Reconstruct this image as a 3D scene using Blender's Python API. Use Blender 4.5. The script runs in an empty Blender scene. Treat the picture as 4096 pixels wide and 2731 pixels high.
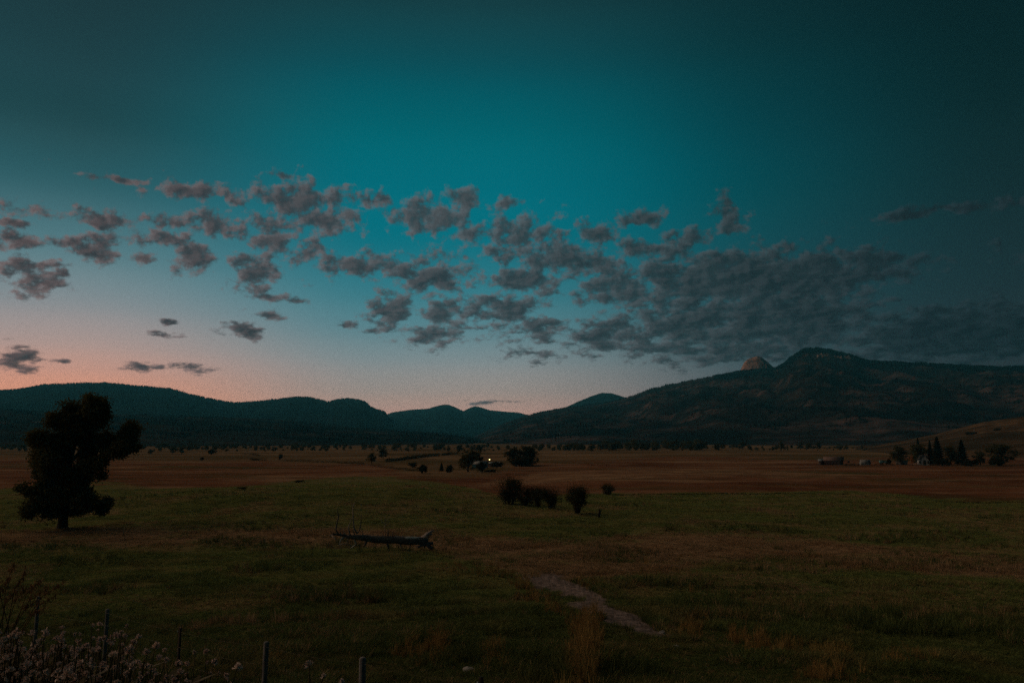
import bpy, bmesh, math, random
import numpy as np
from mathutils import Vector

R = math.radians
scene = bpy.context.scene
COL = scene.collection

# ------------------------------------------------------------------ camera
EZ = 14.0                       # eye height above the valley floor (metres)
HFOV = R(65.0)
FPX = 512.0 / math.tan(HFOV / 2)
PITCH = math.atan(96.0 / FPX)
cam = bpy.data.cameras.new("camera")
cam.sensor_width = 36.0
cam.lens = 18.0 / math.tan(HFOV / 2)
cam.clip_start = 0.1
cam.clip_end = 80000.0
camo = bpy.data.objects.new("camera", cam)
COL.objects.link(camo)
camo.location = (0, 0, EZ)
camo.rotation_euler = (R(90) + PITCH, 0, 0)
scene.camera = camo

# ------------------------------------------------------------------ render settings
scene.render.engine = 'CYCLES'
cy = scene.cycles
cy.use_denoising = False
cy.max_bounces = 6
cy.diffuse_bounces = 3
cy.glossy_bounces = 2
cy.transmission_bounces = 3
cy.transparent_max_bounces = 8
cy.volume_bounces = 1
cy.sample_clamp_indirect = 3.0
cy.caustics_reflective = False
cy.caustics_refractive = False
vs = scene.view_settings
vs.view_transform = 'Standard'
vs.look = 'None'
vs.exposure = 0.0
vs.gamma = 1.0
vs.use_curve_mapping = False


def lin(c):
    out = []
    for v in c:
        v = v / 255.0
        out.append(v / 12.92 if v <= 0.04045 else ((v + 0.055) / 1.055) ** 2.4)
    return out


def srgb(r, g, b):
    return tuple(lin((r, g, b))) + (1.0,)


def px_dir(dx, dy):
    """direction of the sight line through a point of the photograph (2352 px wide)"""
    px, py = dx * 1024 / 2352, dy * 1024 / 2352
    a, b = (px - 512) / FPX, (341 - py) / FPX
    f = np.array((0, math.cos(PITCH), math.sin(PITCH)))
    u = np.array((0, -math.sin(PITCH), math.cos(PITCH)))
    d = f + a * np.array((1.0, 0, 0)) + b * u
    return d / np.linalg.norm(d)


def azel(dx, dy):
    d = px_dir(dx, dy)
    return math.degrees(math.atan2(d[0], d[1])), math.degrees(math.asin(d[2]))


# ------------------------------------------------------------------ node helper
class NT:
    def __init__(self, tree):
        self.t = tree
        tree.nodes.clear()

    def n(self, typ, ins=None, **props):
        nd = self.t.nodes.new(typ)
        for k, v in props.items():
            setattr(nd, k, v)
        for k, v in (ins or {}).items():
            s = nd.inputs[k]
            if isinstance(v, bpy.types.NodeSocket):
                self.t.links.new(v, s)
            else:
                s.default_value = v
        return nd

    def m(self, op, a, b=None, c=None, clamp=False):
        ins = {0: a}
        if b is not None:
            ins[1] = b
        if c is not None:
            ins[2] = c
        return self.n('ShaderNodeMath', ins, operation=op, use_clamp=clamp).outputs[0]

    def mix(self, f, a, b, blend='MIX'):
        nd = self.n('ShaderNodeMix', data_type='RGBA', blend_type=blend)
        for idx, v in ((0, f), (6, a), (7, b)):
            if isinstance(v, bpy.types.NodeSocket):
                self.t.links.new(v, nd.inputs[idx])
            else:
                nd.inputs[idx].default_value = v
        return nd.outputs[2]

    def maprange(self, v, a, b, c=0.0, d=1.0, smooth=True):
        nd = self.n('ShaderNodeMapRange', interpolation_type='SMOOTHSTEP' if smooth else 'LINEAR')
        for idx, x in ((0, v), (1, a), (2, b), (3, c), (4, d)):
            if isinstance(x, bpy.types.NodeSocket):
                self.t.links.new(x, nd.inputs[idx])
            else:
                nd.inputs[idx].default_value = x
        return nd.outputs[0]

    def ramp(self, fac, stops, interp='EASE'):
        nd = self.n('ShaderNodeValToRGB', {0: fac})
        cr = nd.color_ramp
        cr.interpolation = interp
        while len(cr.elements) < len(stops):
            cr.elements.new(0.5)
        for e, (p, c) in zip(cr.elements, stops):
            e.position = p
            e.color = c
        return nd.outputs[0]

    def noise(self, vec, scale, detail=4.0, rough=0.55, dist=0.0, dim='3D'):
        ins = {'Scale': scale, 'Detail': detail, 'Roughness': rough, 'Distortion': dist}
        if vec is not None:
            ins['Vector'] = vec
        return self.n('ShaderNodeTexNoise', ins, noise_dimensions=dim).outputs[0]


# ------------------------------------------------------------------ world: dusk sky with broken cloud
SUN_AZ, SUN_EL = -66.0, 14.0          # degrees, left of the view (azimuth from +Y towards +X)
SKY_GAIN = 1.0
HAZE_D, HAZE_TOP = 6.6e-5, 610.0
HAZE_L = (0.012, 0.040, 0.046)      # what the haze itself adds when thick


def build_world():
    w = bpy.data.worlds.new("World")
    scene.world = w
    w.use_nodes = True
    T = NT(w.node_tree)
    tc = T.n('ShaderNodeTexCoord')
    sep = T.n('ShaderNodeSeparateXYZ', {0: tc.outputs['Generated']})
    x, y, z = sep.outputs
    az = T.m('MULTIPLY', T.m('ARCTAN2', x, y), 57.29578)
    el = T.m('MULTIPLY', T.m('ARCSINE', z), 57.29578)
    fac = T.m('DIVIDE', T.m('MAXIMUM', el, 0.0), 60.0, clamp=True)

    def lcol(stops):
        return T.ramp(fac, [(e / 60.0, srgb(*c)) for e, c in stops], 'CARDINAL')

    left = lcol([(0, (214, 140, 108)), (2.2, (206, 138, 110)), (4, (192, 141, 123)), (5.6, (171, 144, 136)), (8, (138, 139, 141)), (11, (96, 125, 132)),
                 (15, (56, 98, 106)), (19, (34, 72, 78)), (23, (29, 62, 68)), (29, (25, 50, 55)), (45, (18, 42, 46)), (60, (14, 36, 40))])
    mid = lcol([(0, (182, 134, 118)), (1.8, (164, 132, 121)), (3, (147, 133, 126)), (5, (128, 135, 136)), (7, (98, 129, 136)), (9.5, (64, 121, 132)),
                (13, (24, 110, 124)), (17, (3, 106, 120)), (21, (2, 98, 109)), (25, (8, 80, 90)), (29.5, (20, 60, 66)), (45, (15, 43, 48)), (60, (14, 36, 40))])
    rmid = lcol([(0, (116, 100, 98)), (3, (88, 92, 96)), (5, (68, 88, 94)), (8, (44, 80, 88)), (12, (24, 82, 92)), (16, (5, 82, 92)),
                 (20, (3, 75, 85)), (25, (9, 61, 68)), (29.5, (14, 49, 54)), (45, (14, 39, 43)), (60, (13, 35, 39))])
    right = lcol([(0, (48, 52, 56)), (5, (34, 48, 53)), (9, (27, 47, 52)), (14, (20, 44, 48)), (20, (12, 39, 42)), (28, (8, 32, 35)),
                  (45, (8, 30, 33)), (60, (12, 34, 37))])
    f1 = T.maprange(az, -30.0, -9.0)
    f2 = T.maprange(az, -3.0, 19.0)
    f3 = T.maprange(az, 6.0, 34.0)
    sky = T.mix(f1, left, mid)
    sky = T.mix(f2, sky, rmid)
    sky = T.mix(f3, sky, right)
    # the sky behind the camera is already night-dark: same tones as the right edge
    back = T.maprange(az, -75.0, -130.0)
    sky = T.mix(back, sky, right)
    # a little physical twilight sky underneath
    nish = T.n('ShaderNodeTexSky', sky_type='NISHITA', sun_disc=False, sun_elevation=R(SUN_EL), sun_rotation=R(SUN_AZ),
               air_density=1.0, dust_density=0.6, ozone_density=3.0)
    sky = T.mix(0.0005, sky, nish.outputs[0])

    # --- clouds: cover patches in the sky, broken up by noise in a perspective-like mapping
    e4 = T.m('ADD', T.m('MAXIMUM', el, 0.0), 4.0)
    u = T.m('MULTIPLY', az, 0.50)
    v = T.m('MULTIPLY', T.m('LOGARITHM', e4, math.e), 12.0)
    uv = T.n('ShaderNodeCombineXYZ', {0: u, 1: v, 2: 3.7}).outputs[0]
    # wobble the cover patches so that none reads as an ellipse
    p0 = T.n('ShaderNodeCombineXYZ', {0: az, 1: el, 2: 0.0}).outputs[0]
    wob = T.n('ShaderNodeTexNoise', {'Vector': uv, 'Scale': 0.9, 'Detail': 3.0}, noise_dimensions='3D').outputs[1]
    wob = T.n('ShaderNodeVectorMath', {0: wob, 1: (0.5, 0.5, 0.5)}, operation='SUBTRACT').outputs[0]
    wob = T.n('ShaderNodeVectorMath', {0: wob, 1: (2.6, 1.6, 0.0)}, operation='MULTIPLY').outputs[0]
    p = T.n('ShaderNodeVectorMath', {0: p0, 1: wob}, operation='ADD').outputs[0]
    ps = T.n('ShaderNodeVectorMath', {0: wob, 1: (.5, .22, 0), 2: p0}, operation='MULTIPLY_ADD').outputs[0]
    blobs = [(440, 433, 115, 22, 1), (285, 414, 55, 8, .9), (690, 458, 95, 40, 1.1), (740, 500, 70, 38, 1.1), (615, 533, 65, 40, 1),
             (660, 405, 38, 8, .8), (240, 502, 85, 18, 1), (60, 485, 75, 16, .8), (25, 548, 48, 16, 1), (228, 568, 65, 36, 1),
             (70, 645, 72, 32, 1.05), (135, 630, 30, 20, .9), (385, 512, 45, 16, .9), (372, 550, 56, 20, 1), (440, 588, 48, 30, 1.05), (415, 628, 26, 14, .8),
             (505, 515, 65, 24, .8), (592, 622, 50, 50, 1.1), (705, 575, 38, 24, 1), (612, 680, 40, 9, .9), (568, 756, 42, 15, 1.05), (622, 722, 20, 9, .8),
             (392, 738, 20, 7, .9), (372, 768, 30, 5, .7), (790, 748, 20, 8, .95), (858, 758, 20, 7, .9),
             (35, 820, 62, 22, 1.2), (330, 843, 46, 9, 1.05), (432, 843, 54, 10, 1.05), (142, 829, 14, 5, .8),
             (985, 497, 80, 42, 1.1), (1062, 456, 36, 24, 1), (1062, 543, 56, 22, 1), (835, 612, 110, 30, 1), (1000, 632, 100, 42, 1.15),
             (905, 712, 50, 42, 1.1), (1020, 722, 60, 26, 1.1), (1000, 768, 70, 24, 1), (1190, 545, 70, 50, 1.1), (1270, 585, 70, 48, 1.1),
             (1200, 645, 72, 40, 1.15), (1160, 715, 95, 40, 1.05), (1235, 752, 75, 28, 1.05), (1365, 540, 46, 30, 1), (1360, 605, 80, 42, 1.1), (1465, 502, 55, 22, 1),
             (1420, 665, 80, 45, 1.1), (1400, 768, 90, 38, 1.1), (1230, 812, 75, 16, .9), (1672, 508, 36, 32, 1), (1515, 572, 90, 24, .95),
             (1670, 640, 210, 64, 1.75), (1850, 640, 165, 62, 1.7), (1610, 735, 185, 56, 1.4), (1800, 735, 200, 70, 1.7), (1690, 805, 220, 30, 1.1),
             (2010, 610, 130, 30, .95), (90, 602, 60, 14, .85), (160, 560, 30, 14, .8), (330, 590, 28, 10, .8), (35, 510, 50, 9, .8), (860, 462, 50, 12, .75), (690, 690, 30, 8, .75), (1160, 470, 40, 14, .7), (1270, 492, 30, 12, .75), (1590, 545, 60, 16, .75), (2160, 480, 180, 14, .9), (2200, 770, 320, 64, 1.6), (1122, 924, 44, 5, .8), (2500, 560, 160, 40, 1), (-260, 560, 160, 60, .9)]
    cov = None
    for bx, by, rx, ry, wgt in blobs:
        a0, e0 = azel(bx, by)
        a1, e1 = azel(bx + rx, by)
        a2, e2 = azel(bx, by - ry)
        sx, sy = 1.0 / max(0.05, abs(a1 - a0)), 1.0 / max(0.05, abs(e2 - e0))
        src = ps if ry < 12 else p
        q = T.n('ShaderNodeVectorMath', {0: src, 1: (sx, sy, 0), 2: (-a0 * sx, -e0 * sy, 0)}, operation='MULTIPLY_ADD').outputs[0]
        l = T.n('ShaderNodeVectorMath', {0: q}, operation='LENGTH').outputs['Value']
        c = T.m('MULTIPLY_ADD', l, -wgt * 0.75, wgt)
        cov = c if cov is None else T.m('SMOOTH_MAX', cov, c, 0.12)
    cov = T.m('MAXIMUM', cov, -0.9)
    big = T.noise(uv, 1.55, 8.0, 0.56, 0.10)
    uvf = T.n('ShaderNodeCombineXYZ', {0: T.m('MULTIPLY', az, 0.72), 1: v, 2: 9.1}).outputs[0]
    fine = T.noise(uvf, 3.6, 6.0, 0.62)
    off = T.n('ShaderNodeVectorMath', {0: uv, 1: (-0.16, 0.10, 0.0)}, operation='ADD').outputs[0]
    big2 = T.noise(off, 1.55, 6.0, 0.52, 0.10)
    dens_raw = T.m('ADD', T.m('MULTIPLY', cov, 0.85), T.m('MULTIPLY', T.m('SUBTRACT', big, 0.455), 2.7))
    dens_raw = T.m('ADD', dens_raw, T.m('MULTIPLY', T.m('SUBTRACT', fine, 0.5), 0.95))
    dens = T.maprange(dens_raw, 0.06, 0.62)
    thick = T.maprange(dens_raw, 0.25, 1.0)
    # side towards the afterglow is a little warmer and lighter
    lit = T.maprange(T.m('SUBTRACT', big, big2), -0.09, 0.13)
    azf = T.m('DIVIDE', T.m('ADD', az, 60.0), 120.0, clamp=True)
    body = T.ramp(azf, [(0.0, srgb(58, 57, 60)), (0.25, srgb(60, 62, 66)), (0.47, srgb(54, 68, 73)), (0.60, srgb(40, 57, 62)), (0.72, srgb(26, 42, 47)), (0.85, srgb(19, 35, 39))], 'LINEAR')
    glow = T.ramp(azf, [(0.0, srgb(130, 98, 92)), (0.25, srgb(120, 99, 98)), (0.47, srgb(100, 99, 102)), (0.60, srgb(80, 86, 90)), (0.72, srgb(44, 60, 66)), (0.85, srgb(24, 42, 47))], 'LINEAR')
    core = T.ramp(azf, [(0.0, srgb(48, 49, 53)), (0.25, srgb(48, 53, 58)), (0.47, srgb(42, 56, 62)), (0.60, srgb(31, 48, 53)), (0.72, srgb(22, 38, 43)), (0.85, srgb(16, 32, 36))], 'LINEAR')
    slow = T.maprange(T.noise(uv, 0.75, 4.0, 0.6), 0.36, 0.64)
    cc = T.mix(T.m('MULTIPLY', thick, T.m('MULTIPLY_ADD', slow, 0.75, 0.25)), body, core)
    cc = T.mix(T.m('MULTIPLY', T.m('MULTIPLY', lit, 0.95), T.m('MULTIPLY_ADD', thick, -0.70, 1.0)), cc, glow)
    alpha = T.m('MULTIPLY', dens, T.m('MULTIPLY_ADD', thick, 0.16, 0.82))
    final = T.mix(alpha, sky, cc)
    # the light of the low sky is dimmed on its way through the valley haze: this is its strength above it
    tau = T.m('DIVIDE', HAZE_D * HAZE_TOP, T.m('MAXIMUM', T.m('SINE', T.m('DIVIDE', el, 57.29578)), HAZE_TOP / 17500.0))
    gain = T.m('EXPONENT', tau)
    own = T.m('SUBTRACT', 1.0, T.m('EXPONENT', T.m('MULTIPLY', tau, -1.0)))
    own = T.n('ShaderNodeCombineColor', {0: T.m('MULTIPLY', own, HAZE_L[0]), 1: T.m('MULTIPLY', own, HAZE_L[1]), 2: T.m('MULTIPLY', own, HAZE_L[2])}).outputs[0]
    final = T.n('ShaderNodeVectorMath', {0: final, 1: own}, operation='SUBTRACT').outputs[0]
    final = T.n('ShaderNodeVectorMath', {0: final, 1: (0, 0, 0)}, operation='MAXIMUM').outputs[0]
    final = T.n('ShaderNodeVectorMath', {0: final, 'Scale': gain}, operation='SCALE').outputs[0]
    # below the horizon: dark
    below = T.maprange(el, -1.5, -8.0)
    final = T.mix(below, final, srgb(12, 16, 16))
    bg = T.n('ShaderNodeBackground', {0: final, 1: SKY_GAIN})
    out = T.n('ShaderNodeOutputWorld')
    T.t.links.new(bg.outputs[0], out.inputs['Surface'])
    w.cycles.sampling_method = 'MANUAL'
    w.cycles.sample_map_resolution = 512


build_world()

# ------------------------------------------------------------------ sun: last broad afterglow from the left
sl = bpy.data.lights.new("sun", 'SUN')
sl.energy = 1.5
sl.color = (1.0, 0.62, 0.36)
sl.angle = R(90)
slo = bpy.data.objects.new("sun", sl)
COL.objects.link(slo)
sd = Vector((math.sin(R(SUN_AZ)) * math.cos(R(SUN_EL)), math.cos(R(SUN_AZ)) * math.cos(R(SUN_EL)), math.sin(R(SUN_EL))))
slo.rotation_euler = sd.to_track_quat('Z', 'Y').to_euler()


# ------------------------------------------------------------------ numpy noise
def hash2(ix, iy, seed):
    h = (ix.astype(np.int64) * 374761393 + iy.astype(np.int64) * 668265263 + seed * 974711) & 0x7fffffff
    h = ((h ^ (h >> 13)) * 1274126177) & 0x7fffffff
    h = h ^ (h >> 16)
    return (h & 0xffff) / 65535.0


def vnoise(x, y, seed=0):
    x, y = np.asarray(x, float), np.asarray(y, float)
    ix, iy = np.floor(x), np.floor(y)
    fx, fy = x - ix, y - iy
    fx, fy = fx * fx * (3 - 2 * fx), fy * fy * (3 - 2 * fy)
    a, b = hash2(ix, iy, seed), hash2(ix + 1, iy, seed)
    c, d = hash2(ix, iy + 1, seed), hash2(ix + 1, iy + 1, seed)
    return (a + (b - a) * fx) * (1 - fy) + (c + (d - c) * fx) * fy


def fbm(x, y, seed=0, oct=4, gain=0.5):
    s, amp, tot = 0.0, 1.0, 0.0
    for o in range(oct):
        s = s + amp * (vnoise(x * 2 ** o + 17.3 * o, y * 2 ** o - 9.1 * o, seed + o * 7) - 0.5)
        tot += amp
        amp *= gain
    return s / tot * 2


def sstep(v, a, b):
    t = np.clip((np.asarray(v, float) - a) / (b - a), 0, 1)
    return t * t * (3 - 2 * t)


# ------------------------------------------------------------------ ground shape
PD = np.array([0, 3, 6, 9, 12, 16, 20, 30, 45, 60, 72, 88, 115, 160, 250, 400, 1100, 30000.0])
PZ = np.array([12.4, 12.3, 11.3, 10.1, 9.3, 8.6, 7.9, 6.8, 5.2, 4.4, 4.0, 3.95, 3.7, 3.0, 1.4, 0.0, 0.0, 0.0])


def H(x, y):
    x, y = np.asarray(x, float), np.asarray(y, float)
    d = np.hypot(x, y)
    z = np.interp(d, PD, PZ)
    back = sstep(-y, 2.0, 14.0) * (1 - sstep(d, 900, 2500))
    zb = 12.3 + 0.34 * np.clip(-y - 9, 0, 160) - 0.001 * np.clip(-y - 9, 0, 160) ** 2  # unseen hill behind the camera, added to shade the foreground
    z = z * (1 - back) + zb * back
    near = sstep(d, 12, 60)
    z = z + fbm(x / 46, y / 46, 3, 3) * 0.70 * near * (1 - 0.5 * sstep(d, 200, 600))
    z = z + fbm(x / 6.5, y / 6.5, 11, 3) * (0.10 + 0.20 * near) * (1 - sstep(d, 200, 500)) * sstep(d, 2, 8)
    z = z + 1.9 * np.exp(-((x + 30) / 40) ** 2 - ((y - 148) / 32) ** 2)
    z = z - 0.9 * np.exp(-((x - 2) / 16) ** 2 - ((y - 235) / 55) ** 2)
    return z


TS = np.geomspace(3.0, 9000.0, 5000)


def hit(dx, dy):
    d = px_dir(dx, dy)
    X, Y, Z = TS * d[0], TS * d[1], EZ + TS * d[2]
    below = np.nonzero(Z < H(X, Y))[0]
    i = below[0] if len(below) else len(TS) - 1
    lo, hi = TS[max(i - 1, 0)], TS[i]
    for _ in range(20):
        mid = (lo + hi) / 2
        if EZ + mid * d[2] < float(H(mid * d[0], mid * d[1])):
            hi = mid
        else:
            lo = mid
    return np.array((hi * d[0], hi * d[1], float(H(hi * d[0], hi * d[1]))))


def on_ray(dx, dy, dist):
    """point on a sight line at a horizontal distance"""
    d = px_dir(dx, dy)
    k = dist / math.hypot(d[0], d[1])
    return np.array((d[0] * k, d[1] * k, EZ + d[2] * k))


def mpp(p):
    """metres per photograph pixel (2352 wide) at a point"""
    return (p[1] * math.cos(PITCH) + (p[2] - EZ) * math.sin(PITCH)) / FPX * (1024 / 2352)


# field edges as azimuth -> distance
def edge(curve):
    A, D = [], []
    for i in range(len(curve) - 1):
        for k in range(6):
            t = k / 6
            q = hit(curve[i][0] * (1 - t) + curve[i + 1][0] * t, curve[i][1] * (1 - t) + curve[i + 1][1] * t)
            A.append(math.atan2(q[0], q[1]))
            D.append(math.hypot(q[0], q[1]))
    o = np.argsort(A)
    return np.array(A)[o], np.array(D)[o]


E1 = edge([(-300, 1130), (0, 1126), (120, 1118), (280, 1112), (420, 1120), (560, 1116), (700, 1102), (800, 1098), (900, 1098), (1000, 1106), (1100, 1126),
           (1160, 1142), (1380, 1133), (1700, 1130), (1950, 1129), (2050, 1134), (2150, 1147), (2352, 1150), (2650, 1153)])
E2 = edge([(-300, 1048), (0, 1050), (300, 1052), (500, 1058), (640, 1062), (850, 1070), (960, 1090), (1050, 1095), (1130, 1082), (1240, 1060), (1500, 1052), (1700, 1050), (2352, 1052), (2650, 1052)])
S1N = edge([(-100, 1262), (200, 1252), (500, 1246), (750, 1250), (1000, 1266), (1150, 1310), (1300, 1335), (1500, 1315), (1700, 1290), (1900, 1290), (2200, 1320), (2500, 1330)])
S1F = edge([(-100, 1224), (200, 1214), (500, 1212), (750, 1214), (1000, 1222), (1150, 1240), (1300, 1246), (1500, 1226), (1700, 1222), (1900, 1242), (2200, 1280), (2500, 1300)])


TN = edge([(1080, 1122), (1150, 1114), (1300, 1104), (1500, 1098), (1700, 1095), (1900, 1098), (2000, 1096)])
TF = edge([(1080, 1116), (1150, 1096), (1300, 1078), (1500, 1073), (1700, 1075), (1900, 1086), (2000, 1094)])
LN = edge([(500, 1104), (600, 1104), (700, 1099), (800, 1094), (900, 1093)])
LF = edge([(500, 1099), (600, 1095), (700, 1090), (800, 1086), (900, 1090)])


def tan_patch(x, y):
    az = np.arctan2(x, y)
    d = np.hypot(x, y)
    dd = d * (1 + .10 * fbm(x / 22, y / 22, 171, 4, .6))
    out = 0
    for n, f in ((TN, TF), (LN, LF)):
        inside = (az > n[0][0]) & (az < n[0][-1])
        a, b = np.interp(az, *n), np.interp(az, *f)
        out = np.maximum(out, inside * sstep(dd, a * .97, a * 1.06) * (1 - sstep(dd, b * .94, b * 1.05)))
    return out * (y > 0) * (.45 + .55 * sstep(fbm(x / 30, y / 12, 181, 4, .6), -.25, .25))


def zones(x, y):
    az = np.arctan2(x, y)
    d = np.hypot(x, y)
    wob = 1 + 0.05 * fbm(x / 9, y / 9, 21, 3)
    e1 = np.interp(az, *E1)
    hay = sstep(d * (1 + 0.05 * fbm(x / 14, y / 14, 5, 4, .6) + 0.10 * sstep(-az, .05, .3) * fbm(x / 30, y / 30, 15, 3)), e1 * 0.98, e1 * 1.03) * (y > 0)
    e2 = np.interp(az, *E2)
    ol = sstep(d * (1 + 0.25 * fbm(x / 70, y / 70, 33, 3)), e2 * 0.9, e2 * 1.1) * (y > 0)
    n, f = np.interp(az, *S1N), np.interp(az, *S1F)
    dw = d * wob
    dry = sstep(dw, n * 0.94, n * 1.05) * (1 - sstep(dw, f * 0.96, f * 1.06)) * (y > 0)
    # scattered dry patches in the pasture
    pat = sstep(fbm(x / 7.5, y / 7.5, 41, 4), 0.05, 0.5)
    pat2 = sstep(fbm(x / 22, y / 22, 47, 4), 0.05, 0.45)
    dry = np.clip(np.maximum(dry * (0.65 + 0.35 * sstep(fbm(x / 5, y / 5, 61, 3), -0.4, 0.1)), np.maximum(pat * 0.42, pat2 * 0.35) * (0.25 + 0.75 * sstep(d, 26, 62))), 0, 1) * (1 - hay)
    return hay, dry, ol


# ------------------------------------------------------------------ mesh helpers
def mesh_np(name, V, F, mat=None, smooth=False):
    V = np.ascontiguousarray(V, dtype=np.float32)
    me = bpy.data.meshes.new(name)
    me.vertices.add(len(V))
    me.vertices.foreach_set('co', V.ravel())
    if isinstance(F, np.ndarray):
        F = [F]
    F = [np.ascontiguousarray(f, dtype=np.int32) for f in F if len(f)]
    nl = sum(f.size for f in F)
    npoly = sum(len(f) for f in F)
    me.loops.add(nl)
    me.loops.foreach_set('vertex_index', np.concatenate([f.ravel() for f in F]))
    me.polygons.add(npoly)
    starts, tot, off = [], [], 0
    for f in F:
        k = f.shape[1]
        starts.append(off + np.arange(len(f)) * k)
        tot.append(np.full(len(f), k))
        off += f.size
    me.polygons.foreach_set('loop_start', np.concatenate(starts).astype(np.int32))
    if smooth:
        me.polygons.foreach_set('use_smooth', np.ones(npoly, dtype=bool))
    me.update(calc_edges=True)
    me.validate()
    if mat:
        me.materials.append(mat)
    return me


class MB:
    """collects simple shapes into one mesh"""
    def __init__(self):
        self.v, self.q, self.t, self.n = [], [], [], 0

    def add(self, V, quads=(), tris=()):
        V = np.asarray(V, float)
        self.v.append(V)
        if len(quads):
            self.q.append(np.asarray(quads) + self.n)
        if len(tris):
            self.t.append(np.asarray(tris) + self.n)
        self.n += len(V)

    def box(self, x0, x1, y0, y1, z0, z1):
        V = [(x0, y0, z0), (x1, y0, z0), (x1, y1, z0), (x0, y1, z0), (x0, y0, z1), (x1, y0, z1), (x1, y1, z1), (x0, y1, z1)]
        self.add(V, [(3, 2, 1, 0), (4, 5, 6, 7), (0, 1, 5, 4), (1, 2, 6, 5), (2, 3, 7, 6), (3, 0, 4, 7)])

    def tube(self, pts, rad, n=7, rng=None, rough=0.0):
        pts = np.asarray(pts, float)
        rad = np.broadcast_to(np.asarray(rad, float), (len(pts),))
        rings = []
        for i, p in enumerate(pts):
            t = pts[min(i + 1, len(pts) - 1)] - pts[max(i - 1, 0)]
            t = t / (np.linalg.norm(t) + 1e-9)
            a = np.cross(t, (0.31, 0.92, 0.22))
            if np.linalg.norm(a) < 0.1:
                a = np.cross(t, (1, 0, 0))
            a /= np.linalg.norm(a)
            b = np.cross(t, a)
            th = np.arange(n) / n * 2 * math.pi
            rr = rad[i] * (1 + (rng.uniform(-rough, rough, n) if rng is not None else 0))
            rings.append(p + np.outer(np.cos(th) * rr, a) + np.outer(np.sin(th) * rr, b))
        V = np.concatenate(rings + [pts[:1], pts[-1:]])
        q = []
        for i in range(len(pts) - 1):
            for k in range(n):
                q.append((i * n + k, i * n + (k + 1) % n, (i + 1) * n + (k + 1) % n, (i + 1) * n + k))
        c0, c1, L = len(V) - 2, len(V) - 1, (len(pts) - 1) * n
        t = [(c0, (k + 1) % n, k) for k in range(n)] + [(c1, L + k, L + (k + 1) % n) for k in range(n)]
        self.add(V, q, t)

    def mesh(self, name, mat, smooth=False):
        F = []
        if self.q:
            F.append(np.concatenate(self.q))
        if self.t:
            F.append(np.concatenate(self.t))
        return mesh_np(name, np.concatenate(self.v), F, mat, smooth)


def obj(name, me, parent=None, loc=None):
    o = bpy.data.objects.new(name, me)
    COL.objects.link(o)
    if parent:
        o.parent = parent
    if loc is not None:
        o.location = loc
    return o


def tag(o, label=None, cat=None, group=None, kind=None):
    if label:
        o['label'] = label
    if cat:
        o['category'] = cat
    if group:
        o['group'] = group
    if kind:
        o['kind'] = kind
    return o


def empty(name, loc, rz=0.0, sc=None):
    o = bpy.data.objects.new(name, None)
    COL.objects.link(o)
    o.location = loc
    o.rotation_euler = (0, 0, rz)
    o.empty_display_size = 0.3
    if sc is not None:
        o.scale = sc
    return o


# ------------------------------------------------------------------ materials
def mat_new(name):
    m = bpy.data.materials.new(name)
    m.use_nodes = True
    T = NT(m.node_tree)
    out = T.n('ShaderNodeOutputMaterial')
    return m, T, out


def finish(T, out, col, rough=0.9, bump=None, dist=0.02, strength=0.5, spec=0.15):
    b = T.n('ShaderNodeBsdfPrincipled', {'Roughness': rough})
    b.inputs['Specular IOR Level'].default_value = spec
    if isinstance(col, bpy.types.NodeSocket):
        T.t.links.new(col, b.inputs['Base Color'])
    else:
        b.inputs['Base Color'].default_value = col
    if bump is not None:
        bn = T.n('ShaderNodeBump', {'Height': bump, 'Distance': dist, 'Strength': strength})
        T.t.links.new(bn.outputs[0], b.inputs['Normal'])
    T.t.links.new(b.outputs[0], out.inputs['Surface'])
    return b


def simple_mat(name, c0, c1, scale=6.0, rough=0.85, bump=0.3, stretch=(1, 1, 1), coord='Object'):
    m, T, out = mat_new(name)
    tc = T.n('ShaderNodeTexCoord').outputs[coord]
    mp = T.n('ShaderNodeMapping', {'Vector': tc, 'Scale': stretch}).outputs[0]
    n = T.noise(mp, scale, 5.0, 0.6)
    f = T.maprange(n, 0.32, 0.68)
    finish(T, out, T.mix(f, c0 + (1,), c1 + (1,)), rough, n, 0.03, bump)
    return m


def leaf_mat(name, c0, c1, c2):
    m, T, out = mat_new(name)
    geo = T.n('ShaderNodeNewGeometry')
    info = T.n('ShaderNodeObjectInfo')
    r = geo.outputs['Random Per Island']
    col = T.mix(r, c0 + (1,), c1 + (1,))
    n = T.noise(geo.outputs['Position'], 0.35, 2.0)
    col = T.mix(T.maprange(n, 0.45, 0.75, 0.0, 0.6), col, c2 + (1,))
    hv = T.m('MULTIPLY_ADD', info.outputs['Random'], 0.5, 0.75)
    col = T.n('ShaderNodeHueSaturation', {'Color': col, 'Value': hv}).outputs[0]
    d = T.n('ShaderNodeBsdfDiffuse', {'Color': col})
    t = T.n('ShaderNodeBsdfTranslucent', {'Color': col})
    mx = T.n('ShaderNodeMixShader', {0: 0.25, 1: d.outputs[0], 2: t.outputs[0]})
    T.t.links.new(mx.outputs[0], out.inputs['Surface'])
    return m


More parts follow.
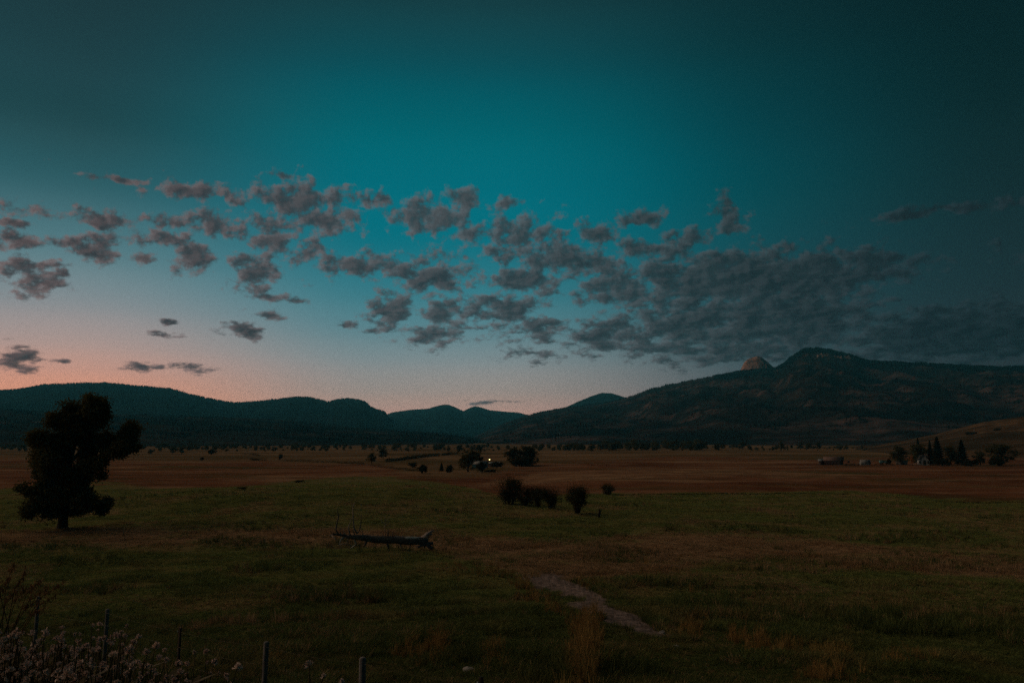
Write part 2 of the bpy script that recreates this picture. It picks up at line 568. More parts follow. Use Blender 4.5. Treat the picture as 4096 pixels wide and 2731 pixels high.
M = {}
M['leaf'] = leaf_mat('cottonwood_leaves', (.050, .058, .028), (.098, .095, .040), (.120, .095, .036))
M['willow'] = leaf_mat('willow_leaves', (.030, .040, .020), (.070, .068, .034), (.060, .045, .030))
M['needle'] = leaf_mat('spruce_needles', (.014, .024, .016), (.028, .036, .022), (.022, .028, .018))
M['far_needle'] = leaf_mat('distant_conifers', (.012, .0145, .017), (.022, .024, .026), (.020, .022, .023))
M['bush'] = leaf_mat('bush_leaves', (.022, .028, .014), (.050, .048, .022), (.055, .040, .018))
M['rust'] = leaf_mat('autumn_leaves', (.42, .15, .03), (.55, .22, .05), (.40, .13, .03))
M['bark'] = simple_mat('dark_bark', (.020, .017, .013), (.055, .045, .035), 3.0, 0.95, 0.8, (4, 4, 0.8))
M['log_bark'] = simple_mat('old_log_bark', (.050, .056, .062), (.17, .165, .17), 4.0, 0.95, 0.9, (0.7, 3, 3))
M['bare_wood'] = simple_mat('bleached_wood', (.20, .26, .28), (.44, .50, .51), 7.0, 0.7, 0.5, (0.5, 5, 5))
M['grey_wood'] = simple_mat('grey_weathered_wood', (.20, .19, .19), (.42, .37, .355), 6.0, 0.85, 0.6, (3, 3, 0.6))
M['post'] = simple_mat('post_wood', (.095, .10, .115), (.21, .21, .22), 8.0, 0.85, 0.7, (5, 5, 0.5))
M['steel_post'] = simple_mat('rusty_steel', (.012, .011, .010), (.030, .022, .018), 12.0, 0.6, 0.3)
M['wire'] = simple_mat('fence_wire', (.035, .030, .026), (.07, .06, .05), 20.0, 0.5, 0.0)
M['rock'] = simple_mat('pale_field_stone', (.24, .24, .25), (.46, .45, .45), 5.0, 0.9, 0.8)
M['stem'] = simple_mat('thistle_stem', (.035, .038, .018), (.085, .070, .035), 5.0)
M['seed'] = simple_mat('seed_fluff', (.56, .40, .36), (.86, .74, .68), 3.0, 0.95, 0.0)
M['white_wall'] = simple_mat('pale_boards', (.24, .28, .30), (.36, .40, .42), 1.2, 0.8, 0.2, (1, 1, 6))
M['blue_wall'] = simple_mat('blue_green_boards', (.10, .30, .36), (.14, .38, .44), 1.2, 0.8, 0.2, (1, 1, 6))
M['barn_wall'] = simple_mat('old_barn_boards', (.060, .045, .048), (.12, .085, .085), 1.0, 0.9, 0.4, (5, 5, 0.5))
M['barn_roof'] = simple_mat('rusty_tin_roof', (.11, .075, .070), (.19, .13, .12), 0.8, 0.7, 0.3)
M['grey_roof'] = simple_mat('grey_tin_roof', (.14, .155, .17), (.23, .25, .265), 0.9, 0.55, 0.2)
M['dark_roof'] = simple_mat('dark_shingles', (.030, .030, .032), (.060, .056, .055), 2.0, 0.9, 0.3)
M['trim'] = simple_mat('pale_trim', (.26, .25, .24), (.36, .35, .34), 3.0)
M['glass'] = simple_mat('dark_window_glass', (.010, .014, .016), (.020, .026, .030), 2.0, 0.12, 0.0)
M['pole'] = simple_mat('lamp_pole_wood', (.030, .026, .022), (.060, .050, .042), 5.0)


def glow_mat():
    m, T, out = mat_new('lit_lamp')
    e = T.n('ShaderNodeEmission', {0: (1.0, 0.76, 0.28, 1), 1: 4.0})
    T.t.links.new(e.outputs[0], out.inputs['Surface'])
    return m


M['lamp'] = glow_mat()


# ------------------------------------------------------------------ ground sheet
def ground_material():
    m, T, out = mat_new('pasture_ground')
    geo = T.n('ShaderNodeNewGeometry')
    pos = geo.outputs['Position']
    att = T.n('ShaderNodeVertexColor', layer_name='zone')
    s = T.n('ShaderNodeSeparateColor', {0: att.outputs[0]})
    hay, dry, ol = s.outputs[0], s.outputs[1], s.outputs[2]
    n1 = T.noise(pos, 0.9, 5.0, 0.6)
    n2 = T.noise(pos, 0.11, 5.0, 0.6)
    n3 = T.noise(T.n('ShaderNodeMapping', {'Vector': pos, 'Scale': (0.6, 1.0, 1.0)}).outputs[0], 0.035, 6.0, 0.62)
    n4 = T.noise(T.n('ShaderNodeMapping', {'Vector': pos, 'Scale': (0.55, 1.0, 1.0)}).outputs[0], 0.012, 5.0, 0.6)
    green = T.mix(T.maprange(n1, 0.34, 0.66), (.060, .078, .026, 1), (.155, .175, .062, 1))
    green = T.mix(T.maprange(n2, 0.42, 0.70), green, (.165, .150, .062, 1))
    dryc = T.mix(T.maprange(n1, 0.34, 0.66), (.17, .115, .068, 1), (.34, .225, .140, 1))
    hayc = T.mix(T.maprange(n3, 0.36, 0.64), (.120, .052, .030, 1), (.215, .105, .060, 1))
    hayc = T.mix(T.maprange(n4, 0.53, 0.64, 0.0, 0.8), hayc, (.32, .205, .125, 1))
    hayc = T.mix(T.maprange(n4, 0.47, 0.36, 0.0, 0.9), hayc, (.080, .078, .034, 1))
    hayc = T.mix(T.maprange(n2, 0.5, 0.75, 0.0, 0.5), hayc, (.30, .16, .08, 1))
    n5 = T.noise(T.n('ShaderNodeMapping', {'Vector': pos, 'Scale': (0.40, 1.0, 1.0)}).outputs[0], 0.05, 5.0, 0.6)
    hayc = T.mix(T.maprange(n5, 0.54, 0.70, 0.0, 0.55), hayc, (.33, .21, .13, 1))
    hayc = T.mix(T.maprange(n5, 0.44, 0.35, 0.0, 0.55), hayc, (.085, .058, .030, 1))
    stub = T.n('ShaderNodeAttribute', attribute_name='stubble').outputs['Fac']
    hayc = T.mix(T.m('MULTIPLY', stub, 0.8), hayc, T.mix(T.maprange(n2, .38, .62), (.22, .135, .080, 1), (.36, .235, .145, 1)))
    olc = T.mix(T.maprange(n4, 0.40, 0.60), (.115, .085, .042, 1), (.24, .165, .095, 1))
    n5 = T.noise(T.n('ShaderNodeMapping', {'Vector': pos, 'Scale': (0.40, 1.0, 1.0)}).outputs[0], 0.05, 5.0, 0.6)
    hayc = T.mix(T.maprange(n5, 0.54, 0.70, 0.0, 0.55), hayc, (.33, .21, .13, 1))
    hayc = T.mix(T.maprange(n5, 0.44, 0.35, 0.0, 0.55), hayc, (.085, .058, .030, 1))
    olc = T.mix(T.maprange(n3, 0.55, 0.68), olc, (.050, .050, .026, 1))
    col = T.mix(dry, green, dryc)
    col = T.mix(hay, col, hayc)
    col = T.mix(T.m('MULTIPLY', ol, 0.8), col, olc)
    bare = T.n('ShaderNodeAttribute', attribute_name='bare').outputs['Fac']
    col = T.mix(bare, col, T.mix(T.maprange(n1, .35, .65), (.085, .073, .068, 1), (.20, .165, .155, 1)))
    h = T.m('ADD', T.m('MULTIPLY', n1, 0.5), T.noise(pos, 6.0, 3.0))
    finish(T, out, col, 1.0, h, 0.12, 0.7, 0.0)
    return m


M['ground'] = ground_material()


# ------------------------------------------------------------------ dirt path
def path_strip():
    m, T, out = mat_new('bare_dirt')
    pos = T.n('ShaderNodeNewGeometry').outputs['Position']
    n1 = T.noise(pos, 2.5, 6, .65)
    n2 = T.noise(pos, 11.0, 4, .6)
    col = T.mix(T.maprange(n1, .35, .65), (.095, .082, .080, 1), (.25, .205, .20, 1))
    col = T.mix(T.maprange(n2, .55, .7, 0, .6), col, (.07, .06, .05, 1))
    finish(T, out, col, 1.0, T.m('ADD', n1, T.m('MULTIPLY', n2, .4)), .08, .8, 0.0)
    segs = [[(1212, 1327, 4), (1240, 1334, 13), (1275, 1342, 21), (1310, 1353, 22), (1345, 1364, 15), (1376, 1374, 3)],
            [(1318, 1388, 4), (1345, 1398, 15), (1380, 1408, 24), (1415, 1417, 25), (1446, 1428, 20), (1470, 1440, 11), (1495, 1452, 8), (1522, 1464, 3)]]
    res = []
    for k, sg in enumerate(segs):
        xs = np.array(sg, float)
        t = np.linspace(0, len(sg) - 1, 60)
        X = np.interp(t, range(len(sg)), xs[:, 0])
        Y = np.interp(t, range(len(sg)), xs[:, 1])
        Wd = np.interp(t, range(len(sg)), xs[:, 2])
        V = []
        cen = []
        for i in range(60):
            j0 = 1 + .9 * float(fbm(i / 2.5, k * 9.0, 5, 4, .7))
            j1 = 1 + .9 * float(fbm(i / 2.5, k * 9.0 + 50, 6, 4, .7))
            top, bot = hit(X[i], Y[i] - Wd[i] * max(.2, j0)), hit(X[i], Y[i] + Wd[i] * max(.2, j1))
            for q in range(7):
                c = top * (1 - q / 6) + bot * (q / 6)
                c[2] = float(H(c[0], c[1])) + (.015 if 0 < q < 6 else -.03) + .05 * float(fbm(c[0] * 2, c[1] * 2, 9, 3))
                V.append(c)
            cen.append(np.append((top + bot) / 2, np.hypot(*(top - bot)[:2]) / 2))
        res.append((np.array(cen), k))
        i = np.arange(59)[:, None]
        j = np.arange(6)[None, :]
        Q = np.stack([i * 7 + j, i * 7 + j + 1, (i + 1) * 7 + j + 1, (i + 1) * 7 + j], -1).reshape(-1, 4)
        tag(obj('path', mesh_np('path', np.array(V), Q, m, True)), ('upper bare dirt stretch of the cattle path', 'lower bare dirt stretch of the cattle path')[k], kind='structure')
    return res


PATHS = path_strip()


def build_ground():
    a_in = np.linspace(-43, 43, 520)
    a_out = np.linspace(43, 317, 90)[1:-1]
    az = np.radians(np.concatenate([a_in, a_out]))
    rr = np.concatenate([[0.0], np.geomspace(1.2, 17000, 400)])
    A, Rr = np.meshgrid(az, rr[1:], indexing='ij')
    X, Y = np.sin(A) * Rr, np.cos(A) * Rr
    Z = H(X, Y)
    na, nr = X.shape
    V = np.concatenate([np.stack([X, Y, Z], -1).reshape(-1, 3), [[0, 0, float(H(0, 0))]]])
    i = np.arange(na)[:, None]
    j = np.arange(nr - 1)[None, :]
    i2 = (i + 1) % na
    Q = np.stack([i * nr + j, i * nr + j + 1, i2 * nr + j + 1, i2 * nr + j], -1).reshape(-1, 4)
    c = len(V) - 1
    tri = np.stack([np.full(na, c), np.arange(na) * nr, ((np.arange(na) + 1) % na) * nr], -1)
    me = mesh_np('ground', V, [Q, tri], M['ground'], True)
    hay, dry, ol = zones(V[:, 0], V[:, 1])
    ca = me.color_attributes.new('zone', 'FLOAT_COLOR', 'POINT')
    ca.data.foreach_set('color', np.stack([hay, dry, ol, np.ones(len(V))], -1).astype(np.float32).ravel())
    px_, py_ = V[:, 0], V[:, 1]
    bare = np.zeros(len(V))
    nearby = (np.hypot(px_, py_) < 90) & (py_ > 20)
    nx, ny = px_[nearby], py_[nearby]
    bb = np.zeros(len(nx))
    for cen, k in PATHS:
        for c in cen[::2]:
            q = np.hypot((nx - c[0]) / .8, (ny - c[1]) / max(.4, c[3] * 1.15)) + .35 * fbm(nx / .9, ny / .9, 88, 3)
            bb = np.maximum(bb, 1 - sstep(q, .75, 1.35))
    bare[nearby] = bb
    at_ = me.attributes.new('stubble', 'FLOAT', 'POINT')
    at_.data.foreach_set('value', np.asarray(tan_patch(V[:, 0], V[:, 1]), np.float32))
    at_ = me.attributes.new('bare', 'FLOAT', 'POINT')
    at_.data.foreach_set('value', bare.astype(np.float32))
    tag(obj('ground', me), 'valley floor of green pasture and rust brown hay meadow', kind='structure')


build_ground()


# ------------------------------------------------------------------ hills and mountains
def hill_material(name, dark, mid, pale, s_big, s_small, pale_lo=0.58, pale_hi=0.72):
    m, T, out = mat_new(name)
    geo = T.n('ShaderNodeNewGeometry')
    pos = geo.outputs['Position']
    mp = T.n('ShaderNodeMapping', {'Vector': pos, 'Scale': (0.9, 1.0, 1.15)}).outputs[0]
    n1 = T.noise(mp, s_big, 7.0, 0.62, 0.4)
    n2 = T.noise(mp, s_small, 5.0, 0.65)
    col = T.mix(T.maprange(n1, 0.38, 0.60), dark + (1,), mid + (1,))
    col = T.mix(T.maprange(n2, 0.48, 0.64, 0.0, 0.75), col, dark + (1,))
    col = T.mix(T.m('MULTIPLY', T.maprange(n1, pale_lo, pale_hi), T.maprange(n2, 0.62, 0.42)), col, pale + (1,))
    finish(T, out, col, 1.0, T.m('ADD', n1, T.m('MULTIPLY', n2, 0.4)), 1.0 / s_small * 0.35, 0.6, 0.0)
    return m


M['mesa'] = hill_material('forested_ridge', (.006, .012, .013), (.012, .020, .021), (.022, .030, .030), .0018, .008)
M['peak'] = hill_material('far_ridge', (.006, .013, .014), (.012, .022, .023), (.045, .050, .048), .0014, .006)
M['foothill'] = hill_material('brushy_foothill', (.009, .013, .013), (.032, .032, .029), (.13, .085, .060), .0042, .020, .58, .72)
M['mountain'] = hill_material('sagebrush_mountain', (.011, .014, .015), (.044, .039, .039), (.125, .085, .082), .0045, .026, .50, .66)
M['golden'] = hill_material('golden_hill', (.045, .036, .022), (.11, .072, .042), (.19, .115, .062), .012, .06, .52, .64)


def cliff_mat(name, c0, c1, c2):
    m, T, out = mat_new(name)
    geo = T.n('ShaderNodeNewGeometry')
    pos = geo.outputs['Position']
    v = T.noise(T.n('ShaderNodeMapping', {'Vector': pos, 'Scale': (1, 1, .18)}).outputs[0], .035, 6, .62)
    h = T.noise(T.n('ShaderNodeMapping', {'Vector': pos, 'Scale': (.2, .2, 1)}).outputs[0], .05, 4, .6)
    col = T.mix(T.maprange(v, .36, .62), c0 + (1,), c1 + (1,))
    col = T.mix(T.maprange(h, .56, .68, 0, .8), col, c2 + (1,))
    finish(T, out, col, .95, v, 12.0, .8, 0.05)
    return m


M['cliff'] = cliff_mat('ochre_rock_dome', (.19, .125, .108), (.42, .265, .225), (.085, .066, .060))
M['grey_cliff'] = cliff_mat('grey_rock_face', (.09, .078, .072), (.30, .24, .21), (.03, .03, .025))


def build_range(name, label, prof, d_crest, d_foot, mat, shape=1.25, gully=0.10, gsc=300.0, crest_noise=0.0, na=420, nv=60, seed=1, back=1.6, zfoot=-6.0, foot_prof=None, fade=1.0, dip=0.0):
    px = np.array([p[0] for p in prof], float)
    py = np.array([p[1] for p in prof], float)
    xs = np.linspace(px[0], px[-1], na)
    # smooth monotone-ish interpolation of the outline
    ys = np.interp(xs, px, py)
    k = max(1, int(na / 160))
    if k > 1:
        ker = np.ones(k) / k
        ys = np.convolve(np.pad(ys, k // 2, mode='edge'), ker, mode='valid')[:na]
    crest = np.array([on_ray(a, b, d_crest) for a, b in zip(xs, ys)])
    azs = np.arctan2(crest[:, 0], crest[:, 1])
    if crest_noise:
        crest[:, 2] += crest_noise * fbm(azs * d_crest / 22.0, azs * 0, seed + 50, 3)
    v = np.linspace(0, 1, nv)
    nb = 14
    vb = np.linspace(0, 1, nb + 1)[1:]
    D = np.concatenate([d_foot + (d_crest - d_foot) * v, d_crest + (d_crest * (back - 1)) * vb])
    S = np.concatenate([v ** shape, 1 - vb * 1.05])
    X = np.sin(azs)[:, None] * D[None, :]
    Y = np.cos(azs)[:, None] * D[None, :]
    zc = crest[:, 2][:, None]
    Z = zfoot + (zc - zfoot) * S[None, :]
    env = np.concatenate([np.sin(np.pi * np.clip(v, 0, 1) ** 1.2) ** 0.8, np.zeros(nb)])
    g = fbm(X / gsc, Y / (gsc * 2.2), seed, 5, 0.55)
    g2 = -np.abs(fbm(X / (gsc * 0.8) + 0.35 * g, Y / (gsc * 2.6), seed + 9, 4, 0.5)) * 1.6 + 0.35
    amp = gully * np.maximum(zc - zfoot, 5)
    Z = Z + env[None, :] * amp * (0.55 * g + 0.55 * g2 - dip)
    # nothing in front of the crest may rise above its line of sight
    tan_c = (crest[:, 2] - EZ)[:, None] / d_crest
    lim = EZ + tan_c * D[None, :] - 0.0006 * (d_crest - D[None, :]).clip(0)
    front = np.arange(len(D)) < nv - 1
    Z = np.where(front[None, :], np.minimum(Z, lim), Z)
    n1, n2 = X.shape
    V = np.stack([X, Y, Z], -1).reshape(-1, 3)
    i = np.arange(n1 - 1)[:, None]
    j = np.arange(n2 - 1)[None, :]
    Q = np.stack([i * n2 + j, (i + 1) * n2 + j, (i + 1) * n2 + j + 1, i * n2 + j + 1], -1).reshape(-1, 4)
    me = mesh_np(name, V, Q, mat, True)
    o = tag(obj(name, me), label, kind='structure')
    return o, X, Y, Z, azs


MESA = [(-620, 925), (-300, 908), (0, 897), (40, 894), (70, 889), (95, 884), (150, 881), (240, 879), (320, 886), (390, 892), (415, 899), (440, 907), (470, 912), (500, 919), (540, 925), (600, 921),
        (640, 916), (680, 912), (705, 912), (730, 917), (755, 923), (775, 917), (800, 915), (820, 917), (838, 922), (850, 932), (860, 939), (866, 941), (876, 941), (880, 945), (884, 944), (888, 952), (900, 965), (960, 985), (1060, 1000), (1200, 1012)]
TWIN = [(700, 985), (820, 965), (880, 953), (900, 946), (940, 940), (985, 937), (1000, 932), (1018, 928), (1030, 928), (1046, 934), (1064, 943), (1078, 936), (1090, 932), (1104, 934), (1125, 941), (1160, 944), (1190, 946), (1210, 951), (1260, 962), (1400, 975)]
SMALLP = [(1180, 965), (1240, 945), (1300, 934), (1330, 920), (1360, 908), (1382, 901), (1405, 902), (1432, 910), (1470, 925), (1560, 960)]
BIG = [(1010, 1024), (1060, 1012), (1100, 996), (1150, 974), (1205, 953), (1250, 944), (1310, 934), (1380, 926), (1440, 912), (1460, 905), (1490, 893), (1540, 881), (1610, 868), (1640, 862), (1690, 852), (1740, 847), (1780, 844), (1798, 832), (1815, 818), (1832, 806), (1848, 799), (1880, 799),
       (1910, 803), (1940, 810), (1965, 818), (1990, 827), (2050, 830), (2110, 832), (2160, 836), (2240, 840), (2352, 840), (2600, 850), (2900, 862)]
FOOT = [(-620, 930), (-200, 938), (0, 938), (100, 944), (300, 951), (460, 956), (560, 958), (700, 968), (800, 978), (900, 986), (1000, 993), (1080, 1003), (1150, 1014), (1200, 1024)]
GOLD = [(1840, 1030), (1960, 1026), (2020, 1020), (2090, 1008), (2150, 996), (2200, 983), (2260, 968), (2352, 955), (2500, 935), (2800, 915)]

mesa = build_range('hills', 'long forested mesa ridge against the orange horizon', MESA, 7200, 3600, M['mesa'], 0.8, .10, 420, 5.0, 620, 46, 3)
twin = build_range('hills', 'far blue ridge with two small rounded peaks', TWIN, 10500, 5200, M['peak'], 0.9, .12, 600, 2.0, 300, 40, 8)
smallp = build_range('hills', 'small pointed peak with pale rock face behind the mountain shoulder', SMALLP, 8200, 5600, M['peak'], 0.9, .10, 420, 2.0, 200, 36, 13)
big = build_range('mountain', 'broad brush covered mountain with dark flat summit', BIG, 5000, 1500, M['mountain'], 1.05, .20, 200, 4.0, 640, 110, 21, dip=.1)
foot = build_range('foothill', 'low brushy foothill below the mesa ridge', FOOT, 3300, 1350, M['foothill'], 0.9, .14, 190, 3.0, 520, 70, 31)
gold = build_range('hillside', 'dry golden hillside rising behind the farm trees', GOLD, 1250, 640, M['golden'], 1.0, .05, 120, 0.4, 260, 50, 41, zfoot=-2.0)


def rock_mass(name, label, outline, dist, depth, mat, base_drop=60.0, nr=16, seed=5, bulge=0.9):
    """a rounded rock mass with the outline seen from the valley and real depth"""
    px = np.array([p[0] for p in outline], float)
    py = np.array([p[1] for p in outline], float)
    xs = np.linspace(px[0], px[-1], 64)
    ys = np.interp(xs, px, py)
    crest = np.array([on_ray(a, b, dist) for a, b in zip(xs, ys)])
    zb = crest[:, 2].min() - base_drop
    th = np.linspace(-math.pi / 2, math.pi / 2, 2 * nr + 1)
    azs = np.arctan2(crest[:, 0], crest[:, 1])
    t = np.linspace(-1, 1, len(xs))
    wid = np.sqrt(np.clip(1 - t ** 2, 0.02, 1))
    Dd = dist + np.outer(wid, np.sin(th)) * depth
    hh = np.cos(th) ** 0.45
    Z = zb + (crest[:, 2] - zb)[:, None] * hh[None, :]
    X, Y = np.sin(azs)[:, None] * Dd, np.cos(azs)[:, None] * Dd
    rr = fbm(X / 26 + Z / 90, Z / 60, seed, 5, .6) * 16
    Y = Y + rr * (hh[None, :] < .98)
    n1, n2 = X.shape
    V = np.stack([X, Y, Z], -1).reshape(-1, 3)
    i = np.arange(n1 - 1)[:, None]
    j = np.arange(n2 - 1)[None, :]
    Q = np.stack([i * n2 + j, (i + 1) * n2 + j, (i + 1) * n2 + j + 1, i * n2 + j + 1], -1).reshape(-1, 4)
    return tag(obj(name, mesh_np(name, V, Q, mat, True)), label, kind='structure')


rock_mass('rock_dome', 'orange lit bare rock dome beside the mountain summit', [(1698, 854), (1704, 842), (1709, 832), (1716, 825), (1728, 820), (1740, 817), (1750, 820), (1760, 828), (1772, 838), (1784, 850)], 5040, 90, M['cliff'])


def surf_pt(rng_data, dx, dy):
    """point where a sight line meets a mountain sheet (searched on its grid)"""
    _, X, Y, Z, azs = rng_data
    d = px_dir(dx, dy)
    i = int(np.clip(np.searchsorted(azs, math.atan2(d[0], d[1])), 0, len(azs) - 1))
    D = np.hypot(X[i], Y[i])
    zr = EZ + d[2] / math.hypot(d[0], d[1]) * D
    k = np.nonzero(Z[i] > zr)[0]
    j = k[0] if len(k) else len(D) - 1
    return np.array((X[i, j], Y[i, j], Z[i, j]))


def cliff_face(outline_top, outline_bot, seed, label, rd):
    """a broken rock band standing out of the slope"""
    n = 40
    xs = np.linspace(outline_top[0][0], outline_top[-1][0], n)
    top = np.interp(xs, [p[0] for p in outline_top], [p[1] for p in outline_top])
    bot = np.interp(xs, [p[0] for p in outline_bot], [p[1] for p in outline_bot])
    V = []
    m = 12
    for k in range(n):
        dist = np.hypot(*surf_pt(rd, xs[k], (top[k] + bot[k]) / 2)[:2]) - 25
        for j in range(m):
            t = j / (m - 1)
            jag = 2.2 * math.sin(k * 2.3 + seed) * (1 if j in (0,) else 0)
            p = on_ray(xs[k], top[k] * (1 - t) + bot[k] * t + jag, dist + 38 * (1 - t))
            V.append(p + np.array((0, 9 * float(fbm(k / 3.0, j / 2.5, seed, 3)), 0)))
    V = np.array(V)
    i = np.arange(n - 1)[:, None]
    j = np.arange(m - 1)[None, :]
    Q = np.stack([i * m + j, i * m + j + 1, (i + 1) * m + j + 1, (i + 1) * m + j], -1).reshape(-1, 4)
    return tag(obj('cliff', mesh_np('cliff', V, Q, M['grey_cliff'], False)), label, kind='structure')


cliff_face([(1860, 823), (1885, 812), (1900, 811), (1915, 816), (1930, 818), (1950, 816), (1972, 824)], [(1860, 826), (1885, 831), (1900, 832), (1915, 827), (1930, 831), (1950, 834), (1972, 827)], 3, 'broken pale cliff band under the mountain summit', big)


# ------------------------------------------------------------------ plants
def leaves(P, size, rng, up=0.0, aspect=0.6):
    """rhombus leaves at points P"""
    n = len(P)
    a = rng.normal(size=(n, 3))
    a[:, 2] += up * 3
    a /= np.linalg.norm(a, axis=1)[:, None]
    b = np.cross(a, rng.normal(size=(n, 3)))
    b /= np.linalg.norm(b, axis=1)[:, None] + 1e-9
    s = size * rng.uniform(0.6, 1.4, n)[:, None]
    V = np.stack([P - a * s, P + b * s * aspect, P + a * s, P - b * s * aspect], 1).reshape(-1, 3)
    Q = np.arange(n * 4).reshape(-1, 4)
    return V, Q


def lobe_points(lobes, n, rng, nclump, sigma, outer=0.45):
    L = np.asarray(lobes, float)
    w = (L[:, 3] * L[:, 4] * L[:, 5]) ** 0.75
    w /= w.sum()
    ci = rng.choice(len(L), nclump, p=w)
    dirs = rng.normal(size=(nclump, 3))
    dirs /= np.linalg.norm(dirs, axis=1)[:, None]
    rad = rng.uniform(0, 1, nclump) ** outer
    C = L[ci, :3] + dirs * rad[:, None] * L[ci, 3:6]
    k = rng.integers(0, nclump, n)
    sg = sigma * rng.uniform(0.5, 1.3, nclump)
    return C[k] + rng.normal(size=(n, 3)) * sg[k][:, None] * np.array((1, 1, .75))


def broad_template(seed, dense=1.0, mat='leaf'):
    """broad-leaved tree of height 1, crown width about 0.9"""
    rng = np.random.default_rng(seed)
    lobes = []
    low = rng.uniform(.12, .20)
    for k in range(24):
        a = rng.uniform(0, 6.28)
        z = rng.uniform(low, .88)
        rmax = .36 * math.sqrt(max(.1, 1 - ((z - .45) / .52) ** 2))
        r = rng.uniform(.25, 1) * rmax
        s = rng.uniform(.09, .15)
        lobes.append((math.cos(a) * r, math.sin(a) * r, z, s * 1.15, s * 1.15, s))
    lobes.append((0, 0, .50, .22, .22, .28))
    P = lobe_points(lobes, int(7600 * dense), rng, 320, .030)
    P = P[P[:, 2] > .02]
    V, Q = leaves(P, .017, rng)
    crown = mesh_np('crown', V, Q, M[mat])
    t = MB()
    t.tube([(0, 0, -.03), (.006, 0, .10), (-.01, .01, .30), (.01, 0, .62)], [.040, .028, .022, .008], 7, rng, .1)
    for L in lobes[:7]:
        t.tube([(0, 0, .16 + .2 * L[2]), (L[0] * .5, L[1] * .5, L[2] * .78), (L[0], L[1], L[2])], [.014, .010, .004], 5)
    return [('trunk', t.mesh('trunk', M['bark'])), ('crown', crown)]


def conifer_template(seed):
    rng = np.random.default_rng(seed)
    n = 4200
    z = 1 - rng.uniform(0, 1, n) ** .62 * .95
    tier = .75 + .25 * np.sin(z * 75 + rng.uniform(0, 6))
    r = .19 * (1 - z) ** .85 * tier * rng.uniform(.25, 1, n) ** .5 + .004
    a = rng.uniform(0, 6.283, n)
    P = np.stack([np.cos(a) * r, np.sin(a) * r, z - .12 * r], 1)
    V, Q = leaves(P, .016, rng, 0.0, .55)
    t = MB()
    t.tube([(0, 0, -.03), (0, 0, .4), (0, 0, .97)], [.022, .014, .002], 6)
    return [('trunk', t.mesh('trunk', M['bark'])), ('crown', mesh_np('crown', V, Q, M['needle']))]


def bush_template(seed, mat='bush', n=3000):
    """rounded bush of height 1 and width about 1.2, foliage to the ground"""
    rng = np.random.default_rng(seed)
    lobes = []
    for k in range(9):
        a = rng.uniform(0, 6.28)
        r = rng.uniform(.05, .36)
        z = rng.uniform(.2, .72) * (1 - .5 * r)
        s = rng.uniform(.17, .27)
        lobes.append((math.cos(a) * r, math.sin(a) * r, z, s * 1.1, s * 1.1, s))
    P = lobe_points(lobes, n, rng, 110, .05)
    P = P[P[:, 2] > -.02]
    V, Q = leaves(P, .034, rng)
    st = MB()
    for k in range(6):
        a = rng.uniform(0, 6.28)
        st.tube([(0, 0, -.04), (math.cos(a) * .1, math.sin(a) * .1, .3), (math.cos(a) * .24, math.sin(a) * .24, .6)], [.03, .02, .006], 5)
    return [('stem', st.mesh('stem', M['bark'])), ('foliage', mesh_np('foliage', V, Q, M[mat]))]


def willow_template(seed, vase=0.5):
    """willow clump: bare stems fan up from a narrow foot into a fuzzy rounded top; height 1, width about 0.9"""
    rng = np.random.default_rng(seed)
    st = MB()
    pts = []
    for k in range(34):
        a = rng.uniform(0, 6.283)
        lean = rng.uniform(0, 1) ** .7
        b = np.array((math.cos(a), math.sin(a), 0)) * rng.uniform(0.0, .16 * (1 - vase) + .05)
        top = np.array((math.cos(a) * lean * .40, math.sin(a) * lean * .40, rng.uniform(.72, 1.0) * (1 - .28 * lean ** 2)))
        midp = (b + top) / 2 + np.array((0, 0, .07)) - np.array((math.cos(a), math.sin(a), 0)) * .05 * vase
        st.tube([b - np.array((0, 0, .04)), b * .6 + midp * .4, midp, top], [.011, .009, .006, .002], 4)
        for q in range(62):
            t = rng.uniform(.30 if vase > .4 else .12, 1.05)
            c = b * (1 - t) ** 2 + 2 * midp * t * (1 - t) + top * t * t
            pts.append(c + rng.normal(size=3) * np.array((.050, .050, .035)) * (.45 + t))
    lobes = []
    for k in range(16):
        a = rng.uniform(0, 6.283)
        z = rng.uniform(.10 + .22 * vase, .84)
        rm = (.36 if z > .45 else .36 - (.45 - z) * (.8 if vase > .4 else .15)) * math.sqrt(max(.15, 1 - max(0, z - .5) ** 2 * 5))
        q = rm * rng.uniform(.35, 1)
        r_ = rng.uniform(.06, .17)
        lobes.append((math.cos(a) * q, math.sin(a) * q, z, r_, r_, r_ * 1.2))
    P2 = lobe_points(lobes, 4600, rng, 420, .045)
    tips = rng.normal(size=(900, 3)) * np.array((.24, .24, .13)) + np.array((0, 0, .80))
    P = np.concatenate([np.array(pts), P2, tips])
    V, Q = leaves(P, .020, rng, .5, .36)
    return [('stem', st.mesh('stem', M['bark'])), ('foliage', mesh_np('foliage', V, Q, M['willow']))]


TPL = {'broad': [broad_template(s) for s in (1, 2, 3, 4)], 'conifer': [conifer_template(s) for s in (5, 6, 7)],
       'bush': [bush_template(s) for s in (8, 9, 10)], 'willow': [willow_template(11, .2), willow_template(12, .7), willow_template(13, .6), willow_template(14, .35)],
       'rust': [broad_template(15, .35, 'rust')]}
BASEW = {'broad': .86, 'conifer': .40, 'bush': 1.05, 'willow': .86, 'rust': .86}
prng = random.Random(4)


